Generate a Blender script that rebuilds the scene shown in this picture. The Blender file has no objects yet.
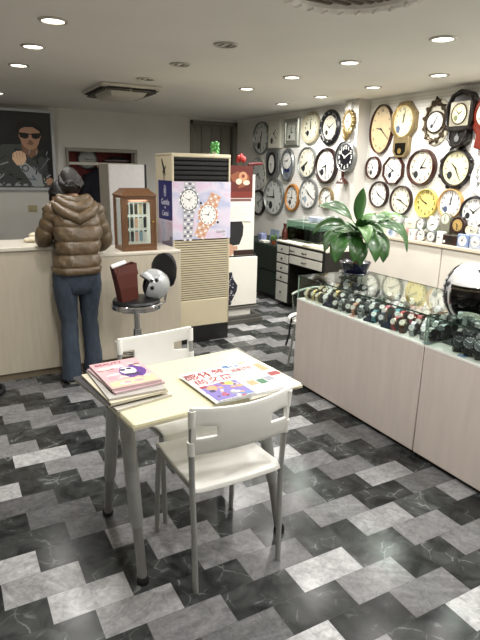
import bpy, math, random
from mathutils import Vector, Matrix
PI = math.pi
LP = 13.0          # watts of one downlight
S = bpy.context.scene
COL = S.collection
rnd = random.Random(7)

# ---------------------------------------------------------------- camera
f, th, ro, ya = 529.669, 0.2718, 0.0194, 0.5027
CAMH = 1.592
ca, sa, ct, st, cr, sr = math.cos(ya), math.sin(ya), math.cos(th), math.sin(th), math.cos(ro), math.sin(ro)
def toroom(x, y, z): return Vector((ca*x + sa*y, -sa*x + ca*y, z))
Fv, Uv, Rv = toroom(0, ct, -st), toroom(0, st, ct), toroom(1, 0, 0)
R2, U2 = cr*Rv + sr*Uv, -sr*Rv + cr*Uv
cam = bpy.data.cameras.new('camera'); co = bpy.data.objects.new('camera', cam); COL.objects.link(co)
co.matrix_world = Matrix(((R2.x, U2.x, -Fv.x, 0), (R2.y, U2.y, -Fv.y, 0), (R2.z, U2.z, -Fv.z, CAMH), (0, 0, 0, 1)))
cam.sensor_fit = 'AUTO'; cam.sensor_width = 36; cam.lens = f*36/640
cam.clip_start = 0.02; cam.clip_end = 60
S.camera = co

# ---------------------------------------------------------------- materials
MATS = {}
def srgb(c):
    if isinstance(c, str):
        c = c.lstrip('#'); c = [int(c[i:i+2], 16)/255 for i in (0, 2, 4)]
    return tuple((v/12.92 if v <= .04045 else ((v+.055)/1.055)**2.4) for v in c) + (1,)
def mat(name, col, rough=.5, metal=0., var=.12, scale=18., bump=0., spec=.5, coat=0., stretch=None, emit=0.):
    if name in MATS: return MATS[name]
    m = bpy.data.materials.new(name); m.use_nodes = True
    nt = m.node_tree; N, L = nt.nodes, nt.links
    p = N['Principled BSDF']
    c = srgb(col)
    p.inputs['Roughness'].default_value = rough; p.inputs['Metallic'].default_value = metal
    p.inputs['Specular IOR Level'].default_value = spec
    if coat: p.inputs['Coat Weight'].default_value = coat; p.inputs['Coat Roughness'].default_value = .08
    tc = N.new('ShaderNodeTexCoord'); nz = N.new('ShaderNodeTexNoise')
    nz.inputs['Scale'].default_value = scale; nz.inputs['Detail'].default_value = 4
    if stretch:
        mp = N.new('ShaderNodeMapping'); mp.inputs['Scale'].default_value = stretch
        L.new(tc.outputs['Object'], mp.inputs['Vector']); L.new(mp.outputs['Vector'], nz.inputs['Vector'])
    else: L.new(tc.outputs['Object'], nz.inputs['Vector'])
    rp = N.new('ShaderNodeValToRGB')
    rp.color_ramp.elements[0].position = .3; rp.color_ramp.elements[1].position = .7
    rp.color_ramp.elements[0].color = tuple(v*(1-var) for v in c[:3]) + (1,)
    rp.color_ramp.elements[1].color = tuple(min(1, v*(1+var*.6)) for v in c[:3]) + (1,)
    L.new(nz.outputs['Fac'], rp.inputs['Fac']); L.new(rp.outputs['Color'], p.inputs['Base Color'])
    if bump:
        b = N.new('ShaderNodeBump'); b.inputs['Strength'].default_value = bump; b.inputs['Distance'].default_value = .01
        L.new(nz.outputs['Fac'], b.inputs['Height']); L.new(b.outputs['Normal'], p.inputs['Normal'])
    if emit:
        p.inputs['Emission Color'].default_value = (1, .95, .86, 1); p.inputs['Emission Strength'].default_value = emit
    MATS[name] = m; return m
def flat(col, rough=.55): return mat('print_' + col.strip('#'), col, rough, var=.05, scale=40)

def glass_mat(name, tint, ior=1.5, rough=0.):
    m = bpy.data.materials.new(name); m.use_nodes = True
    nt = m.node_tree; N, L = nt.nodes, nt.links
    for n in list(N): N.remove(n)
    o = N.new('ShaderNodeOutputMaterial'); mx = N.new('ShaderNodeMixShader'); fr = N.new('ShaderNodeFresnel')
    tr = N.new('ShaderNodeBsdfTransparent'); gl = N.new('ShaderNodeBsdfGlossy')
    nz = N.new('ShaderNodeTexNoise'); rp = N.new('ShaderNodeValToRGB')
    nz.inputs['Scale'].default_value = 6
    rp.color_ramp.elements[0].color = srgb(tint); rp.color_ramp.elements[1].color = srgb(tint)
    L.new(nz.outputs['Fac'], rp.inputs['Fac']); L.new(rp.outputs['Color'], tr.inputs['Color'])
    gl.inputs['Roughness'].default_value = rough
    ge = N.new('ShaderNodeNewGeometry'); io = N.new('ShaderNodeMix'); io.data_type = 'FLOAT'      # both faces of a pane mirror alike
    io.inputs[2].default_value = ior; io.inputs[3].default_value = 1/ior
    L.new(ge.outputs['Backfacing'], io.inputs[0]); L.new(io.outputs[0], fr.inputs['IOR'])
    L.new(fr.outputs[0], mx.inputs[0]); L.new(tr.outputs[0], mx.inputs[1]); L.new(gl.outputs[0], mx.inputs[2])
    L.new(mx.outputs[0], o.inputs['Surface']); MATS[name] = m; return m

WALL = mat('wall_paint', '#d3d0c9', .8, var=.04, scale=3)
CEIL = mat('ceiling_paint', '#e4e1da', .85, var=.03, scale=2)
GLASS = glass_mat('case_glass', '#f8fcfa', 1.38)
GEDGE = mat('glass_edge', '#28392f', .2, var=.1)
ACRYL = glass_mat('tank_glass', '#dfeee6', 1.4)
WHITEP = mat('white_plastic', '#efeee8', .38, var=.03, scale=8)
STEELG = mat('grey_tube', '#a3a4a1', .4, .3, var=.08)
CHROME = mat('chrome', '#d5d5d5', .14, 1., var=.05)
BLACK = mat('black_plastic', '#15151a', .35, var=.2)
BLKRUB = mat('black_rubber', '#17171a', .6, var=.2)
DARKV = mat('black_vinyl', '#1b1c1e', .4, var=.2, scale=50, bump=.1)
WOODR = mat('red_brown_wood', '#3b1910', .3, var=.35, scale=30, stretch=(1, 1, 6))
WOODD = mat('dark_brown_wood', '#2b1712', .32, var=.35, scale=30, stretch=(1, 1, 6))
WOODB = mat('near_black_wood', '#181210', .3, var=.3, scale=30, stretch=(1, 1, 6))
WOODO = mat('orange_oak', '#a8702e', .35, var=.3, scale=30, stretch=(1, 1, 5))
WOODL = mat('light_oak', '#c79a63', .35, var=.25, scale=30, stretch=(1, 1, 5))
WOODC = mat('cabinet_cherry', '#6a482c', .45, var=.3, scale=22, stretch=(6, 6, 1))
SILV = mat('silver_frame', '#8e9190', .3, .6, var=.1)
SILD = mat('dull_silver_frame', '#858987', .35, .5, var=.1)
GOLD = mat('gold_frame', '#b89a5c', .3, .7, var=.2)
CHAMP = mat('champagne_frame', '#8d7c58', .3, .45, var=.15)
IVORY = mat('ivory_dial', '#e6e0cb', .5, var=.04)
CREAM = mat('cream_dial', '#dfd7b0', .5, var=.05)
WDIAL = mat('white_dial', '#efeee8', .5, var=.03)
GDIAL = mat('grey_dial', '#d9dcd8', .5, var=.04)
TAN = mat('tan_dial', '#c6b188', .5, var=.08)
YEL = mat('yellow_dial', '#e0d07c', .5, var=.06)
YELF = mat('yellow_frame', '#cdbb62', .4, var=.08)
INK = mat('black_ink', '#17171a', .5, var=.1)
INKG = mat('grey_ink', '#5b5c5c', .5, var=.1)

# ---------------------------------------------------------------- mesh builder
class G:
    def __init__(s): s.v, s.f, s.m = [], [], []
    def add(s, vs, fs, mi=0):
        o = len(s.v); s.v += [tuple(v) for v in vs]
        for q in fs: s.f.append([o+i for i in q]); s.m.append(mi)
        return s
    def box(s, x0, x1, y0, y1, z0, z1, mi=0, M=None):
        vs = [Vector((x, y, z)) for z in (z0, z1) for y in (y0, y1) for x in (x0, x1)]
        if M: vs = [M @ v for v in vs]
        return s.add(vs, [(0, 2, 3, 1), (4, 5, 7, 6), (0, 1, 5, 4), (2, 6, 7, 3), (0, 4, 6, 2), (1, 3, 7, 5)], mi)
    def loft(s, rings, mi=0, caps=True, closed=False):
        n = len(rings[0]); o = len(s.v)
        for r in rings: s.v += [tuple(p) for p in r]
        k = len(rings)
        for i in range(k if closed else k-1):
            for j in range(n):
                a, b = o+i*n+j, o+i*n+(j+1) % n
                c, d = o+((i+1) % k)*n+(j+1) % n, o+((i+1) % k)*n+j
                s.f.append([a, b, c, d]); s.m.append(mi)
        if caps and not closed:
            s.f.append([o+j for j in range(n)][::-1]); s.m.append(mi)
            s.f.append([o+(k-1)*n+j for j in range(n)]); s.m.append(mi)
        return s
    def tube(s, pts, r, n=8, mi=0, closed=False, flatk=1.):
        pts = [Vector(p) for p in pts]; k = len(pts)
        rs = r if isinstance(r, (list, tuple)) else [r]*k
        rings = []; prev = None
        for i in range(k):
            if closed: t = pts[(i+1) % k]-pts[i-1]
            else: t = pts[min(i+1, k-1)]-pts[max(i-1, 0)]
            t.normalize()
            if prev is None:
                up = Vector((0, 0, 1)) if abs(t.z) < .9 else Vector((1, 0, 0))
                nx = t.cross(up).normalized()
            else:
                nx = (prev-t*prev.dot(t)).normalized()
            prev = nx; ny = t.cross(nx)
            rings.append([pts[i]+(nx*math.cos(2*PI*j/n)+ny*math.sin(2*PI*j/n)*flatk)*rs[i] for j in range(n)])
        return s.loft(rings, mi, True, closed)
    def cyl(s, p0, p1, r0, r1=None, n=16, mi=0): return s.tube([p0, p1], [r0, r0 if r1 is None else r1], n, mi)
    def lathe(s, prof, c=(0, 0, 0), n=24, mi=0, M=None, caps=False):
        c = Vector(c); rings = []
        for r, z in prof:
            ring = [Vector((r*math.cos(2*PI*j/n), r*math.sin(2*PI*j/n), z)) for j in range(n)]
            rings.append([(M @ p if M else p)+c for p in ring])
        return s.loft(rings, mi, caps)
    def ell(s, c, r, nu=16, nv=10, mi=0, M=None):
        c = Vector(c); rings = []
        for i in range(nv+1):
            a = -PI/2+PI*i/nv; cc = max(math.cos(a), .02)
            ring = [Vector((r[0]*cc*math.cos(2*PI*j/nu), r[1]*cc*math.sin(2*PI*j/nu), r[2]*math.sin(a))) for j in range(nu)]
            rings.append([(M @ p if M else p)+c for p in ring])
        return s.loft(rings, mi, True)
    # things that hang on a wall, drawn in x-z with the viewer at -y
    def ering(s, rx, rz, prof, n=40, ph=0., cx=0, cz=0, mi=0, closed=False):
        rings = []
        for t, y in prof:
            rings.append([(cx+(rx-t)*math.cos(ph+2*PI*j/n), y, cz+(rz-t)*math.sin(ph+2*PI*j/n)) for j in range(n)])
        return s.loft(rings, mi, False, closed)
    def edisc(s, rx, rz, y, n=40, ph=0., cx=0, cz=0, mi=0):
        return s.add([(cx+rx*math.cos(ph+2*PI*j/n), y, cz+rz*math.sin(ph+2*PI*j/n)) for j in range(n)], [tuple(range(n))], mi)
    def poly(s, pts, y=0., mi=0): return s.add([(p[0], y, p[1]) for p in pts], [tuple(range(len(pts)))], mi)
    def prism(s, pts, y0, y1, mi=0):       # polygon in x-z pushed along y
        return s.loft([[(p[0], y0, p[1]) for p in pts], [(p[0], y1, p[1]) for p in pts]], mi, True)
    def slab(s, pts, z0, z1, mi=0):        # polygon in x-y pushed along z
        return s.loft([[(p[0], p[1], z0) for p in pts], [(p[0], p[1], z1) for p in pts]], mi, True)
    def mesh(s, name, mats, smooth=35):
        me = bpy.data.meshes.new(name); me.from_pydata(s.v, [], s.f)
        mats = mats if isinstance(mats, (list, tuple)) else [mats]
        for m in mats: me.materials.append(m)
        if len(mats) > 1: me.polygons.foreach_set('material_index', s.m)
        me.validate(); 
        import bmesh
        bm = bmesh.new(); bm.from_mesh(me)
        bmesh.ops.recalc_face_normals(bm, faces=[q for q in bm.faces]) if s.__dict__.get('fixn', True) else None
        bm.to_mesh(me); bm.free()
        if smooth:
            me.polygons.foreach_set('use_smooth', [True]*len(me.polygons)); me.set_sharp_from_angle(angle=math.radians(smooth))
        me.update(); return me
    def build(s, name, mats, parent=None, loc=(0, 0, 0), rz=0., smooth=35, bevel=0., solid=0., rot=None, sub=0):
        o = bpy.data.objects.new(name, s.mesh(name, mats, smooth)); COL.objects.link(o)
        o.location = loc; o.rotation_euler = rot if rot else (0, 0, rz)
        if parent: o.parent = parent
        if solid:
            md = o.modifiers.new('thick', 'SOLIDIFY'); md.thickness = solid; md.offset = 0
        if bevel:
            md = o.modifiers.new('bevel', 'BEVEL'); md.width = bevel; md.segments = 2; md.limit_method = 'ANGLE'
        if sub:
            md = o.modifiers.new('sub', 'SUBSURF'); md.levels = sub; md.render_levels = sub
        return o

def tag(o, label, cat, group=None):
    o['label'] = label; o['category'] = cat
    if group: o['group'] = group
    return o
def struct(o): o['kind'] = 'structure'; return o
def thing(name, label, cat, loc=(0, 0, 0), rz=0., group=None, rot=None):
    o = bpy.data.objects.new(name, None); COL.objects.link(o); o.empty_display_size = .1
    o.location = loc; o.rotation_euler = rot if rot else (0, 0, rz)
    return tag(o, label, cat, group)
def copy_tree(o, parent=None):
    c = o.copy(); COL.objects.link(c)
    if parent: c.parent = parent
    for ch in list(o.children): copy_tree(ch, c)
    return c

# text as mesh, lying in x-z and read from -y
_TX = {}
def glyph(txt):
    if txt not in _TX:
        cu = bpy.data.curves.new('txt', 'FONT'); cu.body = txt; cu.align_x = 'CENTER'; cu.align_y = 'CENTER'; cu.size = 1; cu.offset = .018; cu.resolution_u = 2
        o = bpy.data.objects.new('txt', cu); COL.objects.link(o)
        me = bpy.data.meshes.new_from_object(o.evaluated_get(bpy.context.evaluated_depsgraph_get()))
        _TX[txt] = ([tuple(v.co) for v in me.vertices], [tuple(p.vertices) for p in me.polygons])
        bpy.data.objects.remove(o); bpy.data.curves.remove(cu); bpy.data.meshes.remove(me)
    return _TX[txt]
def put_text(g, txt, cx, cz, size, y, mi=0, rot=0., sx=1.):
    vs, fs = glyph(txt); c, s_ = math.cos(rot), math.sin(rot)
    g.add([(cx+size*(sx*v[0]*c-v[1]*s_), y, cz+size*(sx*v[0]*s_+v[1]*c)) for v in vs], fs, mi)
def put_text_xy(g, txt, cx, cy, size, z, mi=0, rot=0., sx=1.):
    vs, fs = glyph(txt); c, s_ = math.cos(rot), math.sin(rot)
    g.add([(cx+size*(sx*v[0]*c-v[1]*s_), cy+size*(sx*v[0]*s_+v[1]*c), z) for v in vs], fs, mi)

# ---------------------------------------------------------------- the floor
def floor_material():
    m = bpy.data.materials.new('marble_tiles'); m.use_nodes = True
    nt = m.node_tree; N, L = nt.nodes, nt.links; p = N['Principled BSDF']
    at = N.new('ShaderNodeAttribute'); at.attribute_name = 'tile'
    sp = N.new('ShaderNodeSeparateColor'); L.new(at.outputs['Color'], sp.inputs[0])
    tc = N.new('ShaderNodeTexCoord')
    def math_(op, a, b=None, c=None):
        n = N.new('ShaderNodeMath'); n.operation = op
        for i, q in enumerate((a, b, c)):
            if q is None: continue
            if hasattr(q, 'links'): L.new(q, n.inputs[i])
            else: n.inputs[i].default_value = q
        return n.outputs[0]
    tone, seed, dark = sp.outputs[0], sp.outputs[1], sp.outputs[2]
    cb = N.new('ShaderNodeCombineXYZ'); L.new(math_('MULTIPLY', seed, 91.), cb.inputs[2])
    L.new(math_('MULTIPLY', seed, 37.), cb.inputs[0])
    rt = N.new('ShaderNodeVectorRotate'); rt.rotation_type = 'Z_AXIS'
    L.new(tc.outputs['Object'], rt.inputs['Vector']); L.new(math_('MULTIPLY_ADD', seed, 1.6, -.5), rt.inputs['Angle'])
    va = N.new('ShaderNodeVectorMath'); va.operation = 'ADD'
    L.new(rt.outputs[0], va.inputs[0]); L.new(cb.outputs[0], va.inputs[1])
    mp = N.new('ShaderNodeMapping'); mp.inputs['Scale'].default_value = (3.5, 15, 1); L.new(va.outputs[0], mp.inputs['Vector'])
    n1 = N.new('ShaderNodeTexNoise'); n1.inputs['Scale'].default_value = 1.; n1.inputs['Detail'].default_value = 6; n1.inputs['Distortion'].default_value = 1.6
    L.new(mp.outputs[0], n1.inputs['Vector'])
    n2 = N.new('ShaderNodeTexNoise'); n2.inputs['Scale'].default_value = 9.; n2.inputs['Detail'].default_value = 5; n2.inputs['Distortion'].default_value = .8
    L.new(va.outputs[0], n2.inputs['Vector'])
    # light marble: soft diagonal streaks on some tiles, clouds on others, a few darker veins
    streak = math_('MULTIPLY_ADD', n1.outputs['Fac'], 1.5, .25)
    cloud = math_('MULTIPLY_ADD', n2.outputs['Fac'], 1.3, .35)
    ms = N.new('ShaderNodeMix'); ms.data_type = 'FLOAT'; L.new(math_('FRACT', math_('MULTIPLY', seed, 7.3)), ms.inputs[0]); L.new(streak, ms.inputs[2]); L.new(cloud, ms.inputs[3])
    vo = N.new('ShaderNodeTexVoronoi'); vo.feature = 'DISTANCE_TO_EDGE'; vo.inputs['Scale'].default_value = 9.
    n4 = N.new('ShaderNodeTexNoise'); n4.inputs['Scale'].default_value = 14.; n4.inputs['Detail'].default_value = 3
    L.new(va.outputs[0], n4.inputs['Vector'])
    dv = N.new('ShaderNodeVectorMath'); dv.operation = 'MULTIPLY_ADD'; dv.inputs[1].default_value = (.05, .05, .05)
    L.new(n4.outputs['Color'], dv.inputs[0]); L.new(va.outputs[0], dv.inputs[2]); L.new(dv.outputs[0], vo.inputs['Vector'])
    crack = math_('MAXIMUM', math_('SUBTRACT', 1., math_('MULTIPLY', vo.outputs['Distance'], 30.)), 0.)
    veinl = math_('MAXIMUM', math_('SUBTRACT', 1., math_('MULTIPLY', vo.outputs['Distance'], 9.)), 0.)
    veinl = math_('MULTIPLY', veinl, math_('MULTIPLY', math_('GREATER_THAN', tone, .24), math_('MINIMUM', math_('MAXIMUM', math_('MULTIPLY', math_('SUBTRACT', n1.outputs['Fac'], .48), 7.), 0.), 1.)))
    n5 = N.new('ShaderNodeTexNoise'); n5.inputs['Scale'].default_value = 38.; n5.inputs['Detail'].default_value = 6; n5.inputs['Distortion'].default_value = 1.
    L.new(va.outputs[0], n5.inputs['Vector'])
    light = math_('MULTIPLY', math_('MULTIPLY', tone, math_('MULTIPLY', ms.outputs[0], math_('MULTIPLY_ADD', n5.outputs['Fac'], 1.1, .45))), math_('SUBTRACT', 1., math_('MULTIPLY', veinl, .35)))
    # dark marble: thin pale cracks
    vein = math_('MULTIPLY', crack, math_('MAXIMUM', math_('MULTIPLY', math_('SUBTRACT', n2.outputs['Fac'], .5), 6.), 0.))
    darkv = math_('ADD', math_('MULTIPLY', tone, math_('MAXIMUM', math_('MULTIPLY_ADD', n2.outputs['Fac'], 3.6, -.8), .45)), math_('MULTIPLY', vein, .16))
    mx = N.new('ShaderNodeMix'); mx.data_type = 'FLOAT'; L.new(dark, mx.inputs[0]); L.new(light, mx.inputs[2]); L.new(darkv, mx.inputs[3])
    hs = N.new('ShaderNodeMix'); hs.data_type = 'RGBA'; hs.blend_type = 'MULTIPLY'; hs.inputs[0].default_value = 1
    tint = N.new('ShaderNodeMix'); tint.data_type = 'RGBA'; L.new(dark, tint.inputs[0])
    tint.inputs[6].default_value = (.985, .985, 1, 1); tint.inputs[7].default_value = (.94, 1, .97, 1)
    cc = N.new('ShaderNodeCombineColor')
    for i in range(3): L.new(mx.outputs[0], cc.inputs[i])
    L.new(cc.outputs[0], hs.inputs[6]); L.new(tint.outputs[2], hs.inputs[7])
    L.new(hs.outputs[2], p.inputs['Base Color'])
    p.inputs['Roughness'].default_value = .2; p.inputs['Specular IOR Level'].default_value = .16
    return m
X0, Y0, TL, TW = .174, 2.995, .15, .147
TK = .68
TONE = {(0, 0): .62, (1, 1): .30, (2, 2): .30, (7, -1): .52, (8, 0): .68, (9, 1): .45, (10, 2): .26, (6, -2): .66, (7, 3): .42, (8, 4): .30,
        (9, 5): .22, (10, 6): .64, (11, 7): .32, (12, 8): .25, (13, 9): .66, (12, 4): .68, (11, 3): .2, (3, -1): .15, (4, 0): .17, (5, 1): .17,
        (2, -2): .55, (-1, -1): .3, (11, 11): .26, (10, 10): .28, (5, 5): .35, (6, 6): .42, (6, 2): .4}
g = G(); att = []
RX0, RX1, RY0, RY1 = -1.6, 4.3, -1.5, 8.05
for v in range(int((Y0-RY1)/TW)-1, int((Y0-RY0)/TW)+2):
    y1 = min(Y0-v*TW, RY1); y0 = max(Y0-(v+1)*TW, RY0)
    if y1 <= y0: continue
    for k in range(-60, 60):
        u = v+2*k
        x0 = max(X0+u*TL, RX0); x1 = min(X0+(u+2)*TL, RX1)
        if x1 <= x0: continue
        rs = random.Random(v*977+k*31)
        if k % 2 == 0: t, d = TK*TONE.get((v, u), rs.choice([.56, .40, .30, .24, .2, .30])), 0
        else: t, d = rs.choice([.034, .04, .05, .045, .036, .062]), 1
        e = .0006
        g.add([(x0+e, y0+e, 0), (x1-e, y0+e, 0), (x1-e, y1-e, 0), (x0+e, y1-e, 0)], [(0, 1, 2, 3)])
        att.append((t, rs.random(), d, 1))
g.add([(RX0-.1, RY0-.1, -.002), (RX1+.1, RY0-.1, -.002), (RX1+.1, RY1+.6, -.002), (RX0-.1, RY1+.6, -.002)], [(0, 1, 2, 3)]); att.append((.09, .5, 0, 1))
fl = g.build('floor', floor_material(), smooth=0); struct(fl)
a = fl.data.attributes.new('tile', 'FLOAT_COLOR', 'FACE')
for i, c in enumerate(att): a.data[i].color = c

# ---------------------------------------------------------------- room shell
def peg_material():
    m = bpy.data.materials.new('pegboard'); m.use_nodes = True
    N, L = m.node_tree.nodes, m.node_tree.links; p = N['Principled BSDF']; p.inputs['Roughness'].default_value = .6
    tc = N.new('ShaderNodeTexCoord'); mp = N.new('ShaderNodeMapping'); mp.inputs['Scale'].default_value = (0, 32, 32)
    L.new(tc.outputs['Object'], mp.inputs[0]); fr = N.new('ShaderNodeVectorMath'); fr.operation = 'FRACTION'; L.new(mp.outputs[0], fr.inputs[0])
    sb = N.new('ShaderNodeVectorMath'); sb.operation = 'SUBTRACT'; sb.inputs[1].default_value = (0, .5, .5); L.new(fr.outputs[0], sb.inputs[0])
    ln = N.new('ShaderNodeVectorMath'); ln.operation = 'LENGTH'; L.new(sb.outputs[0], ln.inputs[0])
    rp = N.new('ShaderNodeValToRGB'); rp.color_ramp.interpolation = 'LINEAR'
    rp.color_ramp.elements[0].position = .12; rp.color_ramp.elements[0].color = srgb('#b3b0a8')
    rp.color_ramp.elements[1].position = .2; rp.color_ramp.elements[1].color = srgb('#eceae4')
    L.new(ln.outputs['Value'], rp.inputs[0]); L.new(rp.outputs[0], p.inputs['Base Color']); return m
PEG = peg_material()
struct(G().box(4.3, 4.4, -1.5, 8.05, 0, 2.4).build('wall_right', PEG))
struct(G().box(-1.7, -1.6, -1.5, 8.05, 0, 2.4).build('wall_left', WALL))
struct(G().box(-1.7, 4.4, -1.6, -1.5, 0, 2.4).build('wall_front', WALL))
g = G().box(-1.7, 1.6, 8.05, 8.15, 0, 2.4).box(1.6, 2.55, 8.05, 8.15, 1.85, 2.4).box(2.55, 3.47, 8.05, 8.15, 0, 2.4).box(3.47, 4.3, 8.05, 8.15, 2.36, 2.4)
struct(g.build('wall_back', WALL))
REDW = mat('red_alcove_paint', '#6b1f1c', .7, var=.1)
g = G().box(1.5, 2.65, 8.30, 8.38, 0, 2).box(1.5, 1.6, 8.15, 8.30, 0, 2).box(2.55, 2.65, 8.15, 8.30, 0, 2).box(1.6, 2.55, 8.15, 8.30, 1.85, 2)
struct(g.build('wall_alcove', REDW))
struct(G().box(-1.7, 4.4, -1.6, 8.5, 2.4, 2.5).build('ceiling', CEIL))
struct(G().box(4.13, 4.3, 4.88, 5.12, 0, 2.4).build('wall_pillar', WALL))
FRAMEG = mat('frame_aluminium', '#8d897f', .5, .0, var=.08)
g = G().box(1.60, 2.6, 8.0, 8.05, 1.835, 1.885).box(1.565, 1.60, 8.0, 8.05, 0, 1.885).box(2.55, 2.6, 8.0, 8.05, 0, 1.83)
d1 = struct(g.build('door_1', FRAMEG, bevel=.004))
g = G().box(1.601, 2.54, 8.0, 8.05, 1.655, 1.69); g.build('transom', mat('transom_paint', '#c9c5ba', .5, var=.05), d1)
g = G().box(2.12, 2.27, 8.0, 8.06, 0, 1.655); g.build('jamb', mat('jamb_paint', '#9b9384', .6, var=.08), d1)
# built-in louvred opening behind the air conditioner
GREYD = mat('grey_door_panel', '#8d8a80', .6, var=.1, scale=10, stretch=(20, 1, 1))
g = G().box(3.47, 3.52, 8.03, 8.2, 0, 2.36).box(4.22, 4.3, 8.03, 8.2, 0, 2.36).box(3.47, 4.3, 8.03, 8.2, 2.3, 2.36)
d2 = struct(g.build('door_2', mat('door_frame_grey', '#7d7a70', .6, var=.08), bevel=.003))
for k in range(4):
    x = 3.52+.175*k
    G().box(x+.004, x+.171, 8.12, 8.15, 1.83, 2.3).box(x+.03, x+.145, 8.112, 8.12, 1.88, 2.25).build('panel', GREYD, d2, bevel=.003)
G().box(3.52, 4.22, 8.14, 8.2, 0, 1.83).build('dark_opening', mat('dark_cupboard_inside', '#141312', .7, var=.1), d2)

# ---------------------------------------------------------------- ceiling fittings
LENS_ON = mat('lamp_lens_lit', '#ffffff', .4, var=.01, emit=6.)
LENS_OFF = mat('lamp_lens_unlit', '#e6e3da', .3, .0, var=.15, scale=60)
TRIM = mat('downlight_trim', '#b5b1a6', .35, .4, var=.08)
def downlight(x, y, on, label):
    t = thing('recessed_downlight', label, 'ceiling light', (x, y, 2.4), group='recessed ceiling downlights')
    G().lathe([(.062, -.001), (.064, -.010), (.078, -.010), (.084, -.001)], n=28).build('trim_ring', TRIM, t)
    if on: G().lathe([(0.001, -.008), (.03, -.0075), (.0635, -.004)], n=28).build('lens', LENS_ON, t)
    else:
        G().lathe([(0.001, -.003), (.0635, -.002)], n=28).build('reflector', LENS_OFF, t)
        gg = G()
        for s_ in (-1, 1): gg.box(s_*.026-.007, s_*.026+.007, -.05, .05, -.006, -.003)
        gg.build('louvre', mat('louvre_dark', '#4c473f', .4, .3, var=.1), t)
    if on:
        ld = bpy.data.lights.new('downlight_lamp', 'AREA'); ld.shape = 'DISK'; ld.size = .13; ld.energy = LP*on; ld.color = (1, .975, .935); ld.spread = math.radians(170)
        lo = bpy.data.objects.new('downlight_lamp', ld); COL.objects.link(lo); lo.location = (x, y, 2.385)

names = {.65: 'column over the woman', 1.735: 'column by the ceiling air conditioner', 2.775: 'middle column of lamps', 3.71: 'column nearest the clock wall'}
for x, ys in ((.65, [(6.92, .5), (5.0, .5), (4.2, .6), (3.44, .8), (2.62, .9), (1.8, .9), (.95, .9)]),  # nearest lamps of each column are out of view, invented to light the front
              (1.735, [(5.03, 0), (4.21, 0), (3.42, 0), (1.2, 1), (.3, 1)]),
              (2.775, [(5.0, 1.), (4.19, .8), (3.42, .8), (2.55, 1), (1.75, 1), (.9, 1)]),
              (3.71, [(5.79, 1.5), (5.02, 1.4), (4.2, 1.3), (3.41, 1.35), (2.6, 1.2), (1.8, 1.2), (1.0, 1)])):
    for i, (y, on) in enumerate(ys):
        o = ['farthest', 'second', 'third', 'fourth', 'fifth', 'sixth', 'seventh'][i]
        downlight(x, y, on, '%s round downlight, %s from the back in the %s' % ('lit' if on else 'unlit', o, names[x]))
# cassette air conditioner
t = thing('ceiling_air_conditioner', 'white square cassette air conditioner set in the ceiling above the counter', 'air conditioner', (1.73, 5.82, 2.4))
CAS = mat('cassette_white', '#c9c4b8', .5, var=.05); DK = mat('vent_dark', '#1d1a17', .6, var=.1)
G().box(-.30, .30, -.42, .42, -.035, 0).build('panel', CAS, t, bevel=.012)
g = G().loft([[(sx*(.20-i*.018), sy*(.31-i*.03), -.035-.065*math.sin(i*PI/6)) for sx, sy in ((-1, -1), (1, -1), (1, 1), (-1, 1))] for i in range(4)])
g.build('intake_grille', CAS, t, bevel=.01)
for k in range(4):
    M = Matrix.Scale(.71, 4, (1, 0, 0)) @ Matrix.Rotation(k*PI/2, 4, 'Z')
    gg = G().box(-.34, -.012, -.415, -.315, -.040, -.034, M=M).box(.012, .34, -.415, -.315, -.040, -.034, M=M)
    gg.build('air_slot', DK, t)
    gg = G().box(-.34, -.012, -.375, -.350, -.062, -.05, M=M).box(.012, .34, -.375, -.350, -.062, -.05, M=M)
    gg.build('air_flap', mat('air_flap_grey', '#5a544c', .5, var=.1), t)
# plaster rose with a slatted dark centre
t = thing('ceiling_rose', 'ornate white plaster ring around dark slats at the top edge of the picture', 'ceiling rose', (1.675, 2.06, 2.4))
t.scale = (1.07, 1.07, 1)
PLA = mat('plaster_ornament', '#eeeae2', .6, var=.1, scale=30, bump=.3)
g = G(); n = 64; rings = []
for r, z in ((.352, -.001), (.345, -.02), (.325, -.035), (.30, -.045), (.275, -.03), (.268, -.004)):
    rings.append([(r*(1+.010*math.cos(8*2*PI*j/n)+.006*math.cos(20*2*PI*j/n))*math.cos(2*PI*j/n), r*(1+.010*math.cos(8*2*PI*j/n)+.006*math.cos(20*2*PI*j/n))*math.sin(2*PI*j/n), z) for j in range(n)])
g.loft(rings, caps=False)
for k in range(24):
    a_ = 2*PI*k/24
    g.tube([(.285*math.cos(a_), .285*math.sin(a_), -.036), (.30*math.cos(a_+.07), .30*math.sin(a_+.07), -.044), (.318*math.cos(a_+.02), .318*math.sin(a_+.02), -.036)], [.007, .009, .005], 6)
g.build('moulding', PLA, t)
g = G().lathe([(.001, -.008), (.27, -.006)], n=40); g.build('centre_disc', mat('rose_dark_wood', '#3f362b', .5, var=.2), t)
g = G()
for k in range(-7, 8):
    w_ = math.sqrt(max(.262**2-(k*.036)**2, .0001)); g.box(-w_, w_, k*.036-.012, k*.036+.012, -.016, -.008)
g.build('slats', mat('rose_slat_wood', '#5a4f41', .5, var=.2), t)

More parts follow.
